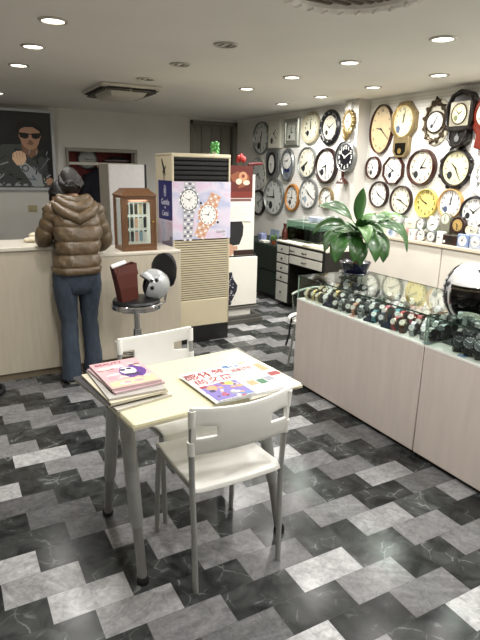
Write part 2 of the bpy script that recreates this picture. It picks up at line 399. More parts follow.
# ---------------------------------------------------------------- wall clocks
def circ(n, r, cx=0, cz=0, ph=0): return [(cx+r*math.cos(ph+2*PI*j/n), cz+r*math.sin(ph+2*PI*j/n)) for j in range(n)]
def hands(t, rx, rz, y, hm, m=INK, cx=0, cz=0, k=1.):
    h, mi = hm
    for nm, ang, L_, w in (('hour_hand', (h+mi/60)/12*2*PI, .48, .05), ('minute_hand', mi/60*2*PI, .74, .034)):
        dx, dz = math.sin(ang), math.cos(ang); L2 = L_*math.hypot(rx*dx, rz*dz)*k; w2 = w*min(rx, rz)*k+.0015
        gg = G().prism([(cx-dx*L2*.15-dz*w2, cz-dz*L2*.15+dx*w2), (cx-dx*L2*.15+dz*w2, cz-dz*L2*.15-dx*w2), (cx+dx*L2+dz*w2*.4, cz+dz*L2-dx*w2*.4), (cx+dx*L2-dz*w2*.4, cz+dz*L2+dx*w2*.4)], y-.004, y-.002)
        gg.build(nm, m, t); y -= .003
def numerals(t, rx, rz, y, style, m=INK, cx=0, cz=0, size=.22, rad=.80, ticks=True):
    gg = G()
    rom = ['XII', 'I', 'II', 'III', 'IV', 'V', 'VI', 'VII', 'VIII', 'IX', 'X', 'XI']
    for k in range(12):
        a_ = k*PI/6; x, z = cx+rad*rx*math.sin(a_), cz+rad*rz*math.cos(a_)
        if style == 'arabic': put_text(gg, str(k or 12), x, z, size*min(rx, rz)*1.45, y-.0012)
        elif style == 'roman': put_text(gg, rom[k], x, z, size*min(rx, rz), y-.0012, rot=-a_, sx=.8)
        else:
            l = .11 if k % 3 else .17; w = .026 if style == 'ticks' else .045
            d_ = Vector((math.sin(a_)*rx, math.cos(a_)*rz)); n_ = Vector((math.cos(a_), -math.sin(a_)))*w*min(rx, rz)
            p0, p1 = d_*(rad+.06), d_*(rad+.06-l); o = Vector((cx, cz))
            gg.poly([o+p0+n_, o+p0-n_, o+p1-n_, o+p1+n_], y-.0012)
    if ticks and style != 'ticks':
        for k in range(60):
            a_ = k*PI/30; d_ = Vector((math.sin(a_)*rx, math.cos(a_)*rz)); n_ = Vector((math.cos(a_), -math.sin(a_)))*.008*min(rx, rz); o = Vector((cx, cz))
            gg.poly([o+d_*.985+n_, o+d_*.985-n_, o+d_*.945-n_, o+d_*.945+n_], y-.0012)
    gg.build('numerals', m, t)
def sticker(t, rx, rz, y, m, cx=0, cz=0, dx=-.42, dz=-.42, s=.19):
    G().edisc(s*rx*1.1, s*rz*1.25, y-.0014, 14, 0, cx+dx*rx, cz+dz*rz).build('sticker', m, t)
GRP_R = 'clocks on the right wall'; GRP_L = 'clocks on the far left clock wall'
def wall_clock(label, Y, Z, r, frame, dial, fw=.12, asp=1., n=48, style='arabic', hm=(10, 10), stick=None, ink=INK, X=4.3, depth=.045, group=GRP_R, inner=None, sdx=(-.42, -.42), ph=0., size=.22, fmat2=None):
    t = thing('wall_clock', label, 'clock', (X, Y, Z), -PI/2, group)
    rx, rz = r*asp, r; w = fw*min(rx, rz)
    ph = PI/8 if n == 8 else ph
    G().ering(rx, rz, [(.002, 0), (0, -depth*.55), (w*.25, -depth*.95), (w*.55, -depth), (w*.9, -depth*.7), (w, -depth*.5)], n, ph).build('frame', frame, t)
    if fmat2: G().ering(rx-w*.95, rz-w*.95, [(0, -depth*.55), (w*.1, -depth*.8), (w*.3, -depth*.8), (w*.35, -depth*.5)], n, ph).build('inner_ring', fmat2, t)
    k = math.cos(PI/n) if n == 8 else 1
    ix, iz = (rx-w)*k*1.0, (rz-w)*k*1.0; y = -depth*.5
    G().edisc(rx-w+.002, rz-w+.002, y, n, ph).build('dial', dial, t)
    if fmat2: ix, iz = ix-w*.35, iz-w*.35
    if style: numerals(t, ix, iz, y, style, ink, size=size)
    hands(t, ix, iz, y, hm, ink)
    G().lathe([(.001, 0), (.006, 0), (.006, .008), (.001, .009)], (0, y-.002, 0), 10, M=Matrix.Rotation(PI/2, 4, 'X')).build('hub', ink, t)
    if stick: sticker(t, ix, iz, y, stick, dx=sdx[0], dz=sdx[1])
    return t
STK = mat('dark_sticker', '#23282c', .5, var=.3, scale=60); STB = mat('blue_sticker', '#4a5a7a', .5, var=.3, scale=60)
# right wall, bottom-up reading order
wall_clock('tall oval brown wall clock with tan roman dial, left end of the top row', 4.63, 2.07, .258, WOODR, TAN, .10, .68, style='roman', hm=(9, 22))
wall_clock('small round red-brown wall clock just above the plant, left of the brown octagonal clock', 4.71, 1.667, .127, WOODR, WDIAL, .17, .93, hm=(10, 55), stick=STK, sdx=(-.3, -.45))
wall_clock('brown octagonal wall clock with white dial', 4.396, 1.643, .16, WOODR, WDIAL, .15, n=8, hm=(7, 50), stick=STK, sdx=(-.35, -.4))
wall_clock('round dark red wooden wall clock with ivory dial showing three', 4.0, 1.673, .183, WOODR, IVORY, .17, hm=(3, 5), stick=STK, sdx=(-.42, -.45), depth=.06)
t = wall_clock('black round wall clock with knobbed rim and pale yellow dial above the light oak clock', 3.579, 1.667, .18, WOODB, CREAM, .17, style='ticks', hm=(10, 25), stick=STK, depth=.055)
g = G()
for k in range(8):
    a_ = PI/8+k*PI/4; g.ell((.18*math.cos(a_), -.03, .18*math.sin(a_)), (.026, .018, .026), 10, 6)
g.build('rim_knobs', WOODB, t)
t = wall_clock('white thick-rimmed wall clock with big black numerals cut by the right edge of the picture', 3.225, 1.58, .175, mat('white_frame', '#e6e5e0', .35, var=.03), WDIAL, .24, hm=(8, 40), size=.34)
wall_clock('dark brown round wall clock half hidden behind the plant leaves', 4.585, 1.383, .148, WOODD, WDIAL, .15, hm=(10, 20))
wall_clock('thin dark brown round wall clock with cream dial between the plant and the yellow clock', 4.243, 1.337, .156, WOODD, IVORY, .13, hm=(9, 20), style='arabic')
wall_clock('all yellow round wall clock above the alarm clocks', 3.893, 1.327, .145, YELF, YEL, .10, hm=(9, 50), size=.24)
wall_clock('light oak round wall clock with white dial between the yellow and the black clock', 3.595, 1.339, .145, WOODL, WDIAL, .14, hm=(12, 2), stick=STB)
wall_clock('thick black round wall clock at the right end of the lowest row', 3.322, 1.276, .151, BLACK, WDIAL, .17, hm=(10, 8), stick=STK, sdx=(-.5, -.25))
# pendulum schoolhouse clock
t = thing('pendulum_wall_clock', 'champagne octagonal pendulum wall clock with drop box, second in the top row', 'clock', (4.3, 4.30, 2.13), -PI/2, GRP_R)
G().ering(.185, .205, [(.002, 0), (0, -.04), (.012, -.05), (.03, -.052), (.038, -.035)], 8, PI/8).build('frame', CHAMP, t)
G().ering(.145, .163, [(0, -.036), (.004, -.046), (.012, -.046), (.014, -.03)], 40).build('bezel', GOLD, t)
G().edisc(.175, .195, -.035, 8, PI/8).build('case_front', CHAMP, t)
G().edisc(.133, .151, -.0365, 40).build('dial', CREAM, t); numerals(t, .131, .149, -.0365, 'roman'); hands(t, .131, .149, -.0365, (12, 2)); sticker(t, .131, .149, -.0365, STB, dx=-.5, dz=-.5, s=.2)
g = G().prism([(-.11, -.15), (.11, -.15), (.11, -.30), (.065, -.36), (-.065, -.36), (-.11, -.30)], 0, -.05); g.build('drop_box', CHAMP, t, bevel=.006)
G().prism([(-.075, -.215), (.075, -.215), (.075, -.30), (.045, -.335), (-.045, -.335), (-.075, -.30)], -.05, -.052).build('pendulum_window', mat('black_window', '#17150f', .15, var=.1), t)
G().edisc(.026, .028, -.054, 20, 0, -.005, -.295).build('pendulum', GOLD, t)
# rococo oval
t = thing('rococo_wall_clock', 'oval white wall clock with bronze scrollwork between the pendulum clock and the black carved clock', 'clock', (4.3, 3.885, 2.095), -PI/2, GRP_R)
t.scale = (1, 1, .92)
G().ering(.172, .235, [(.002, 0), (0, -.018), (.012, -.026), (.05, -.026), (.06, -.02)], 48).edisc(.118, .18, -.02, 40).build('back_plate', mat('ivory_plate', '#cfc8b4', .45, var=.05), t)
BRZ = mat('bronze_scroll', '#4d4030', .35, .5, var=.3)
g = G()
for k in range(12):
    a_ = k*PI/6+.26; c_ = Vector((.128*math.cos(a_), 0, .19*math.sin(a_)))
    pts = [c_+Vector((.030*(1-i/14)*math.cos(a_+i*.75), -.034, .030*(1-i/14)*math.sin(a_+i*.75))) for i in range(13)]
    g.tube(pts, [.011-.0005*i for i in range(13)], 6)
g.tube([(.125*math.cos(k*PI/24), -.028, .187*math.sin(k*PI/24)) for k in range(48)], .013, 8, closed=True)
for s_ in (-1, 1): g.tube([(-.03*s_, -.03, .19*1), (0, -.04, .245), (.03*s_, -.03, .19)], [.008, .012, .008], 6)
g.ell((0, -.03, .215), (.022, .014, .03), 10, 6)
g.build('scrollwork', BRZ, t)
G().ering(.112, .112, [(.0, -.02), (0, -.04), (.01, -.045), (.016, -.036)], 40).build('bezel', BRZ, t)
G().edisc(.098, .098, -.036, 40).build('dial', WDIAL, t); numerals(t, .096, .096, -.036, 'roman'); hands(t, .096, .096, -.036, (7, 5)); sticker(t, .096, .096, -.036, STK, dx=-.35, dz=-.42, s=.18)
# dark carved drop clock
t = thing('carved_wall_clock', 'black carved wooden wall clock with square glass front and hanging silver pendulum', 'clock', (4.3, 3.555, 2.125), -PI/2, GRP_R)
t.scale = (.90, 1, .97)
body = [(-.15, -.10), (-.16, .12), (-.10, .20), (-.05, .215), (0, .235), (.05, .215), (.10, .20), (.16, .12), (.15, -.10), (.11, -.13), (.115, -.22), (.07, -.27), (.0, -.295), (-.07, -.27), (-.115, -.22), (-.11, -.13)]
G().prism(body, 0, -.09).build('case', WOODB, t, bevel=.01)
g = G()
for s_ in (-1, 1):
    g.tube([(s_*.13, -.09, -.11), (s_*.155, -.1, -.06), (s_*.15, -.1, .1), (s_*.10, -.1, .18), (0, -.1, .215)], [.01, .014, .014, .016, .02], 6)
    g.tube([(s_*.10, -.09, -.13), (s_*.105, -.1, -.2), (s_*.06, -.1, -.26), (0, -.1, -.28)], [.012, .012, .014, .018], 6)
g.tube([(-.15, -.1, -.115), (0, -.105, -.135), (.15, -.1, -.115)], .014, 6); g.build('carving', WOODB, t)
SILP = mat('aged_silver_plate', '#9c9784', .35, .4, var=.25)
g = G().box(-.118, .118, -.098, -.09, -.095, .125); g.build('front_plate', SILP, t, bevel=.004)
G().ering(.098, .098, [(0, -.098), (.004, -.106), (.012, -.106), (.014, -.1)], 32, cz=.015).build('bezel', BRZ, t)
G().edisc(.086, .086, -.1, 32, 0, 0, .015).build('dial', CREAM, t); numerals(t, .084, .084, -.1, 'roman', cz=.015); hands(t, .084, .084, -.1, (1, 52), cz=.015); sticker(t, .084, .084, -.1, mat('green_sticker', '#6c7248', .5), cz=.015, s=.25)
G().cyl((0, -.094, -.13), (0, -.094, -.19), .004, n=6).edisc(.03, .03, -.097, 16, 0, 0, -.205).build('pendulum', SILV, t)
# reddish case clock at the edge
t = thing('red_case_wall_clock', 'red-brown cased wall clock with round dial and tapering drop at the right edge', 'clock', (4.3, 3.285, 2.09), -PI/2, GRP_R)
WRED = mat('mahogany', '#6a2417', .3, var=.3, scale=30, stretch=(1, 1, 5))
G().prism([(-.135, .10), (-.08, .19), (0, .215), (.08, .19), (.135, .10), (.135, -.08), (.09, -.14), (.10, -.25), (0, -.275), (-.10, -.25), (-.09, -.14), (-.135, -.08)], 0, -.07).build('case', WRED, t, bevel=.01)
G().ering(.125, .125, [(0, -.07), (.003, -.085), (.018, -.088), (.024, -.076)], 40, cz=.03).build('bezel', WRED, t)
G().edisc(.103, .103, -.076, 40, 0, 0, .03).build('dial', IVORY, t); numerals(t, .1, .1, -.076, 'roman', cz=.03); hands(t, .1, .1, -.076, (2, 40), cz=.03)
# left clock wall
L_ = dict(group=GRP_L)
wall_clock('grey oval-looking round wall clock with silver rim, farthest left in the top row', 7.188, 2.09, .236, SILD, GDIAL, .10, hm=(12, 30), stick=STK, sdx=(-.3, -.5), **L_)
GW = mat('pale_grey_frame', '#b9b8ac', .45, var=.05)
t = thing('wall_clock', 'plain white rectangular wall clock in the top row beside the silver square clock', 'clock', (4.3, 6.786, 2.13), -PI/2, GRP_L)
G().box(-.165, .165, -.05, 0, -.2, .2).build('case', mat('off_white_case', '#d6d4c4', .45, var=.04), t, bevel=.012)
G().box(-.14, .14, -.052, -.05, -.175, .175).build('dial', mat('off_white_dial', '#dedccd', .5, var=.03), t)
hands(t, .15, .15, -.052, (1, 22)); numerals(t, .13, .16, -.052, 'ticks', INKG); sticker(t, .14, .17, -.052, STK, dx=-.35, dz=-.55, s=.2)
t = thing('wall_clock', 'silver square wall clock with stepped frame, third in the top row', 'clock', (4.3, 6.37, 2.126), -PI/2, GRP_L)
SQ = mat('brushed_silver_frame', '#a3a69b', .35, .5, var=.1)
G().ering(.25, .25, [(.002, 0), (0, -.03), (.02, -.045), (.05, -.04), (.06, -.03), (.075, -.03)], 4, PI/4).build('frame', SQ, t)
G().ering(.165, .165, [(0, -.03), (.004, -.04), (.02, -.04), (.024, -.028)], 4, PI/4).build('inner_ring', SQ, t)
G().edisc(.185, .185, -.029, 4, PI/4).build('dial', mat('silver_white_dial', '#d3d6cc', .5, var=.03), t)
hands(t, .1, .1, -.03, (3, 0)); numerals(t, .11, .11, -.03, 'ticks', INKG); sticker(t, .11, .11, -.03, STK, dx=-.4, dz=-.5)
wall_clock('round wall clock with pale tan ring, between the silver square and the dark patterned clock', 5.939, 2.16, .2, mat('pale_tan_frame', '#b8b096', .4, var=.08), mat('pale_cream_dial', '#e2dfc8', .5, var=.03), .2, hm=(12, 0), stick=STK, fmat2=mat('cream_inner_ring', '#cfcab2', .5), **L_)
t = wall_clock('black scalloped wall clock with wide patterned rim in the top row', 5.546, 2.143, .21, BLACK, IVORY, .36, .95, hm=(10, 10), style='ticks', stick=STK, **L_)
g = G()
for k in range(12):
    a_ = k*PI/6; g.ell((.168*math.cos(a_)*.95, -.045, .168*math.sin(a_)), (.012, .006, .012), 8, 6)
g.build('rim_dots', mat('rim_dot_grey', '#9a9a92', .4), t)
# elongated octagon with black oval ring
t = thing('wall_clock', 'tall silver octagonal wall clock with black oval ring around a white dial', 'clock', (4.3, 6.839, 1.718), -PI/2, GRP_L)
G().prism([(-.12, -.21), (.12, -.21), (.18, -.13), (.18, .13), (.12, .21), (-.12, .21), (-.18, .13), (-.18, -.13)], 0, -.035).build('case', SILD, t, bevel=.008)
G().ering(.115, .165, [(0, -.035), (0, -.05), (.02, -.055), (.038, -.045)], 40).build('oval_ring', BLACK, t)
G().edisc(.08, .13, -.045, 40).build('dial', WDIAL, t); numerals(t, .076, .12, -.045, 'ticks'); hands(t, .076, .11, -.045, (8, 30))
# silver oval with pendulum
t = thing('pendulum_wall_clock', 'silver oval wall clock with blue pendulum window below a white dial', 'clock', (4.3, 6.443, 1.703), -PI/2, GRP_L)
G().ering(.165, .225, [(.002, 0), (0, -.03), (.012, -.045), (.035, -.04), (.04, -.03)], 48).build('frame', SILV, t)
G().edisc(.128, .188, -.03, 40).build('back_plate', mat('blue_grey_plate', '#8c96a4', .4, .2, var=.1), t)
G().ering(.115, .115, [(0, -.03), (.002, -.038), (.01, -.038), (.012, -.032)], 40, cz=.055).build('bezel', SILV, t)
G().edisc(.105, .105, -.034, 40, 0, 0, .055).build('dial', WDIAL, t); numerals(t, .1, .1, -.034, 'roman', cz=.055); hands(t, .1, .1, -.034, (1, 45), cz=.055)
G().edisc(.07, .03, -.033, 20, 0, 0, -.072).build('blue_motif', mat('navy_motif', '#202c5c', .4), t); G().edisc(.032, .032, -.035, 20, 0, 0, -.125).build('pendulum', SILV, t)
wall_clock('thin grey-rimmed wall clock with ivory dial, left of the big dark brown clock', 5.983, 1.734, .2, SILD, IVORY, .12, hm=(7, 40), stick=STK, **L_)
wall_clock('large dark brown wooden round wall clock with white dial, left of the black-faced clock', 5.562, 1.689, .22, WOODD, WDIAL, .18, hm=(8, 30), stick=STK, depth=.06, **L_)
wall_clock('pale grey frameless wall clock behind the red pinwheel', 7.249, 1.573, .25, GW, GDIAL, .06, hm=(4, 40), ink=INKG, **L_)
wall_clock('dark wooden round wall clock partly hidden behind the calendar stand', 7.225, 1.148, .2, WOODB, GDIAL, .2, hm=(5, 10), **L_)
wall_clock('largest silver round wall clock at quarter to twelve, beside the calendar stand', 6.775, 1.254, .268, SILD, GDIAL, .10, hm=(11, 45), stick=STK, sdx=(-.35, -.5), **L_)
wall_clock('orange oak oval wall clock above the fish tank', 6.298, 1.264, .19, WOODO, WDIAL, .22, .9, hm=(9, 0), stick=STK, sdx=(-.35, -.4), **L_)
wall_clock('white round wall clock with silver rim, right of the orange oak clock', 5.913, 1.336, .195, SILV, WDIAL, .09, hm=(10, 20), stick=mat('pale_blue_mark', '#9fb0c0', .5), **L_)
wall_clock('small pale wall clock half behind the left leaf of the plant', 5.529, 1.299, .135, CHAMP, WDIAL, .13, hm=(6, 10), **L_)
# on the pillar
t = thing('gilt_wall_clock', 'small gilt ornamental clock hanging at the top of the white pillar', 'clock', (4.13, 5.01, 2.17), -PI/2, GRP_L)
G().ering(.095, .115, [(.0, 0), (0, -.03), (.012, -.045), (.03, -.045), (.034, -.035)], 32).build('frame', CHAMP, t)
G().edisc(.063, .083, -.035, 32).build('dial', CREAM, t); numerals(t, .06, .078, -.035, 'ticks'); hands(t, .06, .078, -.035, (2, 45))
g = G()
for k in range(16):
    a_ = k*PI/8; g.ell((.092*math.cos(a_), -.03, .112*math.sin(a_)), (.018, .014, .018), 8, 6)
for s_ in (-1, 1): g.tube([(s_*.07, -.03, -.08), (s_*.06, -.05, -.13), (s_*.02, -.05, -.18), (0, -.04, -.21)], [.016, .022, .018, .008], 8)
g.ell((0, -.035, -.12), (.04, .025, .045), 10, 8); g.build('gilt_ornament', mat('antique_gilt', '#7d6a42', .35, .5, var=.4), t)
G().box(-.03, .03, -.03, 0, .11, .2).build('hanger', mat('white_hanger', '#e8e8e6', .3, var=.02), t, bevel=.005)
t = thing('station_clock', 'black-faced double-sided station clock with white numerals bracketed off the pillar', 'clock', (4.13, 4.985, 1.778), -PI/2, GRP_L)
G().ering(.165, .165, [(.01, -.012), (0, -.02), (0, -.06), (.012, -.07), (.022, -.06)], 48).edisc(.155, .155, -.012, 48).build('frame', SILV, t)
G().edisc(.146, .146, -.062, 48).build('dial', BLACK, t); numerals(t, .143, .143, -.062, 'arabic', WDIAL, size=.27, rad=.76); hands(t, .143, .143, -.062, (10, 10), WDIAL)
g = G().tube([(-.05, 0, .12), (-.06, -.03, .17), (-.12, -.04, .16), (-.17, -.05, .08), (-.175, -.05, -.05), (-.13, -.05, -.13)], .014, 8); g.box(-.06, .0, -.05, 0, -.06, .12)
g.build('bracket', BLACK, t)
g = G().tube([(-.02, -.06, -.16), (-.02, -.06, -.22)], [.02, .014], 10).lathe([(.012, -.22), (.035, -.24), (.07, -.275), (.075, -.29), (.02, -.295), (.001, -.296)], (-.02, -.06, 0), 16)
g.build('finial', WOODR, t)

for o in list(bpy.data.objects):
    if o.get('category') == 'clock' and abs(o.location.x-4.3) < .01:
        o.location.y *= 1.0062; o.location.z = CAMH+(o.location.z-CAMH)*1.0062
# ---------------------------------------------------------------- service counter
LAMC = mat('counter_laminate', '#c9bfac', .45, var=.06, scale=6, stretch=(6, 6, .6))
LAMT = mat('counter_top_laminate', '#dcd5c6', .35, var=.04, scale=6)
t = thing('service_counter', 'long cream counter the woman in the brown jacket leans on', 'counter', (0, 4.19, 0))
G().box(-1.0, .86, .0, .45, .06, 1.005).build('body', LAMC, t, bevel=.004)
G().box(-1.0, .86, .03, .43, 0, .06).build('plinth', mat('plinth_dark', '#8a7d68', .6, var=.1), t)
G().box(-1.02, .862, -.02, .47, 1.005, 1.033).build('worktop', LAMT, t, bevel=.004)
t = thing('service_counter', 'lower cream end counter carrying the brown watch cabinet, beside the air conditioner', 'counter', (0, 4.19, 0))
G().box(.864, 1.715, .0, .5, .06, .925).build('body', LAMC, t, bevel=.004)
G().box(.864, 1.715, .03, .48, 0, .06).build('plinth', MATS['plinth_dark'], t)
G().box(.864, 1.717, -.006, .505, .925, .948).build('worktop', LAMT, t, bevel=.004)
g = G()
for k, (x, y, z, a_, b_, c_) in enumerate(((0, 0, .022, .05, .04, .022), (.03, .01, .030, .04, .035, .026), (-.035, .0, .018, .035, .03, .018), (.01, .02, .052, .035, .03, .02))): g.ell((x, y, z), (a_, b_, c_), 14, 8)
tag(g.build('folded_cloth', mat('cream_cloth', '#e6dcc3', .9, var=.06, scale=40, bump=.3), loc=(.57, 4.44, 1.034)), 'crumpled cream cloth on the counter left of the woman', 'cloth')

# ---------------------------------------------------------------- watch display cabinet on the counter
t = thing('watch_cabinet', 'brown wooden glass-fronted cabinet of watch straps on the counter', 'display cabinet', (1.38, 4.37, .948))
t.scale = (.89, .93, .98)
ld = bpy.data.lights.new('cabinet_lamp', 'AREA'); ld.size = .15; ld.energy = .8; lo = bpy.data.objects.new('cabinet_lamp', ld); COL.objects.link(lo); lo.location = (1.372, 4.285, 1.378); lo.rotation_euler = (math.radians(25), 0, 0)
g = G().box(-.165, .165, -.13, .13, .0, .03).box(-.165, .165, -.13, .13, .435, .455)
for sx in (-1, 1):
    for sy in (-1, 1): g.box(*sorted((sx*.165, sx*.143)), *sorted((sy*.13, sy*.10)), .03, .435)
g.build('frame', WOODC, t, bevel=.004)
g = G().loft([[(sx*w, sy*d, z) for sx, sy in ((-1, -1), (1, -1), (1, 1), (-1, 1))] for w, d, z in ((.172, .137, .452), (.17, .135, .462), (.12, .095, .50), (.115, .09, .512))])
g.build('crown', WOODC, t, bevel=.003)
g = G().box(-.143, .143, -.128, -.112, .03, .058).box(-.143, .143, -.128, -.112, .405, .435).box(-.143, -.108, -.128, -.112, .058, .405).box(.108, .143, -.128, -.112, .058, .405)
for sx in (-1, 1): g.prism([(sx*.108, .405), (sx*.088, .405), (sx*.102, .399), (sx*.108, .385)], -.128, -.112)
dr = g.build('door', WOODC, t, bevel=.002)
G().box(-.108, .108, -.121, -.119, .058, .405).build('pane', GLASS, dr)
G().lathe([(.001, .018), (.008, .016), (.006, 0), (.008, 0)], (.126, -.128, .24), 12, M=Matrix.Rotation(PI/2, 4, 'X')).build('knob', mat('brass', '#a88544', .3, .8), dr)
G().box(-.14, .14, -.035, -.025, .032, .433).build('display_board', mat('display_board_white', '#f0eee6', .6, var=.03), t)
G().box(-.15, -.149, -.09, .09, .04, .425).build('side_pane', GLASS, t)
cols = ['#17171b', '#1b1a1c', '#4a3526', '#d8c59a', '#19191c', '#1a1a1d', '#26221f', '#d8a98e', '#e3ddd2', '#222126', '#202024', '#1d1d1f', '#d4a49a', '#8ba0b4', '#dcdcd8']
tn = ['top', 'middle', 'bottom']; on5 = ['first', 'second', 'third', 'fourth', 'fifth']
for i in range(15):
    cx = -.084+.042*(i % 5); cz = .345-.112*(i//5)
    s_ = thing('watch_strap', '%s strap, %s from the left in the %s row inside the brown cabinet' % ('black' if cols[i] < '#30' else 'pale', on5[i % 5], tn[i//5]), 'watch strap', (1.38+cx*.89, 4.37-.034, .948+cz), group='watch straps in the brown cabinet')
    G().prism([(-.012, -.044), (-.008, -.052), (.008, -.052), (.012, -.044), (.013, .028), (-.013, .028)], -.004, 0).build('band', mat('strap_'+cols[i][1:], cols[i], .5), s_)
    G().box(-.012, .012, -.005, 0, .028, .040).build('buckle', CHROME, s_)

# ---------------------------------------------------------------- floor-standing air conditioner with the watch banner
ACB = mat('ac_beige', '#cfc4a8', .45, var=.04, scale=4)
t = thing('floor_air_conditioner', 'tall beige floor-standing air conditioner with the watch banner', 'air conditioner', (2.035, 4.68, 0))
x0, x1, y0, y1 = -.274, .3, -.2, .22
g = G().box(x0, x1, y0+.02, y1, .16, 1.725).box(x0, x0+.02, y0, y0+.02, .16, 1.725).box(x1-.02, x1, y0, y0+.02, .16, 1.725).box(x0, x1, y0, y0+.02, .16, .42).box(x0, x1, y0, y0+.02, 1.71, 1.735).box(x0, x1, y0, y0+.02, .99, 1.50)
g.build('body', ACB, t, bevel=.008)
G().box(x0-.005, x1+.005, y0+.005, y1, 1.725, 1.745).build('top_cap', ACB, t, bevel=.006)
G().box(x0+.004, x1-.004, y0+.006, y1-.01, 0, .16).build('base', mat('ac_base_black', '#1c1b1a', .4, var=.1), t, bevel=.004)
G().box(x0+.02, x1-.02, y0+.018, y0+.021, 1.50, 1.71).build('outlet_recess', BLACK, t)
for k in range(5):
    z = 1.52+.041*k
    M = Matrix.Translation((0, y0+.012, z)) @ Matrix.Rotation(math.radians(-28), 4, 'X')
    G().box(x0+.022, x1-.022, -.013, .013, -.0035, .0035, M=M).build('outlet_louvre', mat('ac_louvre_dark', '#1c1b1a', .8, spec=.15, var=.1), t)
g = G()
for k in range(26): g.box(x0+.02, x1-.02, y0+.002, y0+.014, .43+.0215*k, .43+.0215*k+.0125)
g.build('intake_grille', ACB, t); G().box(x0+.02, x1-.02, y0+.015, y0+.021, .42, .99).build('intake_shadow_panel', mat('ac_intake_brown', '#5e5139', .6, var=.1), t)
# banner: front sheet and side sheet
bt = thing('watch_banner', 'lavender banner with two printed watches wrapped around the air conditioner', 'banner', (2.035, 4.475, 0))
def banner_mat():
    m = bpy.data.materials.new('banner_print'); m.use_nodes = True
    N, L = m.node_tree.nodes, m.node_tree.links; p = N['Principled BSDF']; p.inputs['Roughness'].default_value = .3
    tc = N.new('ShaderNodeTexCoord'); nz = N.new('ShaderNodeTexNoise'); nz.inputs['Scale'].default_value = 4; nz.inputs['Detail'].default_value = 3; nz.inputs['Distortion'].default_value = 1.2
    L.new(tc.outputs['Object'], nz.inputs[0]); rp = N.new('ShaderNodeValToRGB')
    rp.color_ramp.elements[0].position = .32; rp.color_ramp.elements[0].color = srgb('#b9bedc')
    rp.color_ramp.elements[1].position = .68; rp.color_ramp.elements[1].color = srgb('#ddbfd8')
    e = rp.color_ramp.elements.new(.5); e.color = srgb('#dcd6e6')
    L.new(nz.outputs['Fac'], rp.inputs[0]); L.new(rp.outputs[0], p.inputs['Base Color']); return m
BAN = banner_mat()
G().box(-.276, .30, -.002, .0, .995, 1.505).build('front_sheet', BAN, bt)
G().box(-.278, -.276, -.002, .36, .865, 1.505).build('side_sheet', BAN, bt)
PS, PG, PK = flat('#8d9096', .3), flat('#c98f6a', .3), flat('#1e1c22', .4)
PW, PD = flat('#f2f1f0', .4), flat('#5a5d66', .3)
def printed_watch(nm, cx, cz, r, tilt, mband, mdark, top, bot):
    g = G(); c, s_ = math.cos(tilt), math.sin(tilt)
    R = lambda x, z: (cx+x*c-z*s_, cz+x*s_+z*c)
    for sg, lim in ((1, top), (-1, bot)):
        k = 0; z = r*1.0
        while z < lim:
            w = r*(.62-.02*k); g.poly([R(-w, sg*z), R(w, sg*z), R(w, sg*min(z+.032, lim)), R(-w, sg*min(z+.032, lim))], -.003, 0)
            for q in (-.6, 0, .6): g.poly([R(w*q-.012, sg*(z+.006)), R(w*q+.012, sg*(z+.002)), R(w*q+.014, sg*(z+.018)), R(w*q-.01, sg*(z+.022))], -.0032, 1 if (k+int(q*2)) % 2 else 2)
            z += .036; k += 1
    g.edisc(r*1.06, r*1.18, -.0034, 36, 0, cx, cz, 0); g.edisc(r*.95, r*1.06, -.0038, 36, 0, cx, cz, 1); g.edisc(r*.84, r*.94, -.0042, 36, 0, cx, cz, 2)
    for k in range(12):
        a_ = k*PI/6; x, z = cx+r*.7*math.sin(a_), cz+r*.78*math.cos(a_); g.edisc(.005, .007, -.0046, 8, 0, x, z, 3)
        x, z = cx+r*1.0*math.sin(a_), cz+r*1.12*math.cos(a_); g.edisc(.009, .011, -.0044, 8, 0, x, z, 2)
    for a_, l in ((tilt+.9, .45), (tilt-1.1, .6), (tilt+2.6, .2)):
        dx, dz = math.sin(a_), math.cos(a_); g.poly([(cx-dz*.004, cz+dx*.004), (cx+dz*.004, cz-dx*.004), (cx+dx*l*r+dz*.001, cz+dz*l*r), (cx+dx*l*r-dz*.001, cz+dz*l*r)], -.005, 3)
    x, z = R(r*1.25, -r*.25); g.edisc(.011, .012, -.0045, 10, 0, x, z, 3)
    g.build(nm, [mband, mdark, PW, PK], bt, smooth=0)
printed_watch('silver_watch_print', -.118, 1.346, .092, -.05, flat('#b9bcc4', .3), PD, .155, .345)
printed_watch('rose_gold_watch_print', .069, 1.212, .095, -.42, flat('#dcb092', .3), PG, .20, .225)
g = G(); put_text(g, 'Gentle', .2, 1.055, .035, -.003, rot=.06); put_text(g, 'Castel', .23, 1.025, .014, -.003, rot=.06); g.build('script_print', PS, bt, smooth=0)
BLUE = flat('#1f1f66', .35)
sd = G().box(-.280, -.278, .0, .34, 1.165, 1.51).build('blue_label', BLUE, bt)
g = G()      # print on the blue side label (faces -x): draw in x-z then turn
g.edisc(.03, .05, 0, 24, 0, 0, 1.42, 0); g.edisc(.022, .04, -.0005, 24, 0, 0, 1.42, 1); g.edisc(.012, .028, -.001, 20, 0, 0, 1.42, 0)
g.build('label_emblem', [flat('#d9d7e8'), BLUE], bt, loc=(-.2808, .17, 0), rz=-PI/2, smooth=0); g = G()
put_text(g, 'Gentle', 0, 1.32, .075, -.0005); put_text(g, 'de', 0, 1.275, .04, -.0005); put_text(g, 'Castel', 0, 1.22, .062, -.0005)
g.build('label_text', [flat('#d9d7e8'), BLUE], bt, loc=(-.2808, .17, 0), rz=-PI/2, smooth=0)
g = G().prism([(-.12, .955), (.08, .985), (.08, 1.02), (.145, 1.02), (.145, .94), (-.02, .90), (-.12, .91)], 0, -.0005)
g.build('grey_ribbon_print', flat('#8e8796'), bt, loc=(-.2785, .15, 0), rz=-PI/2, smooth=0)
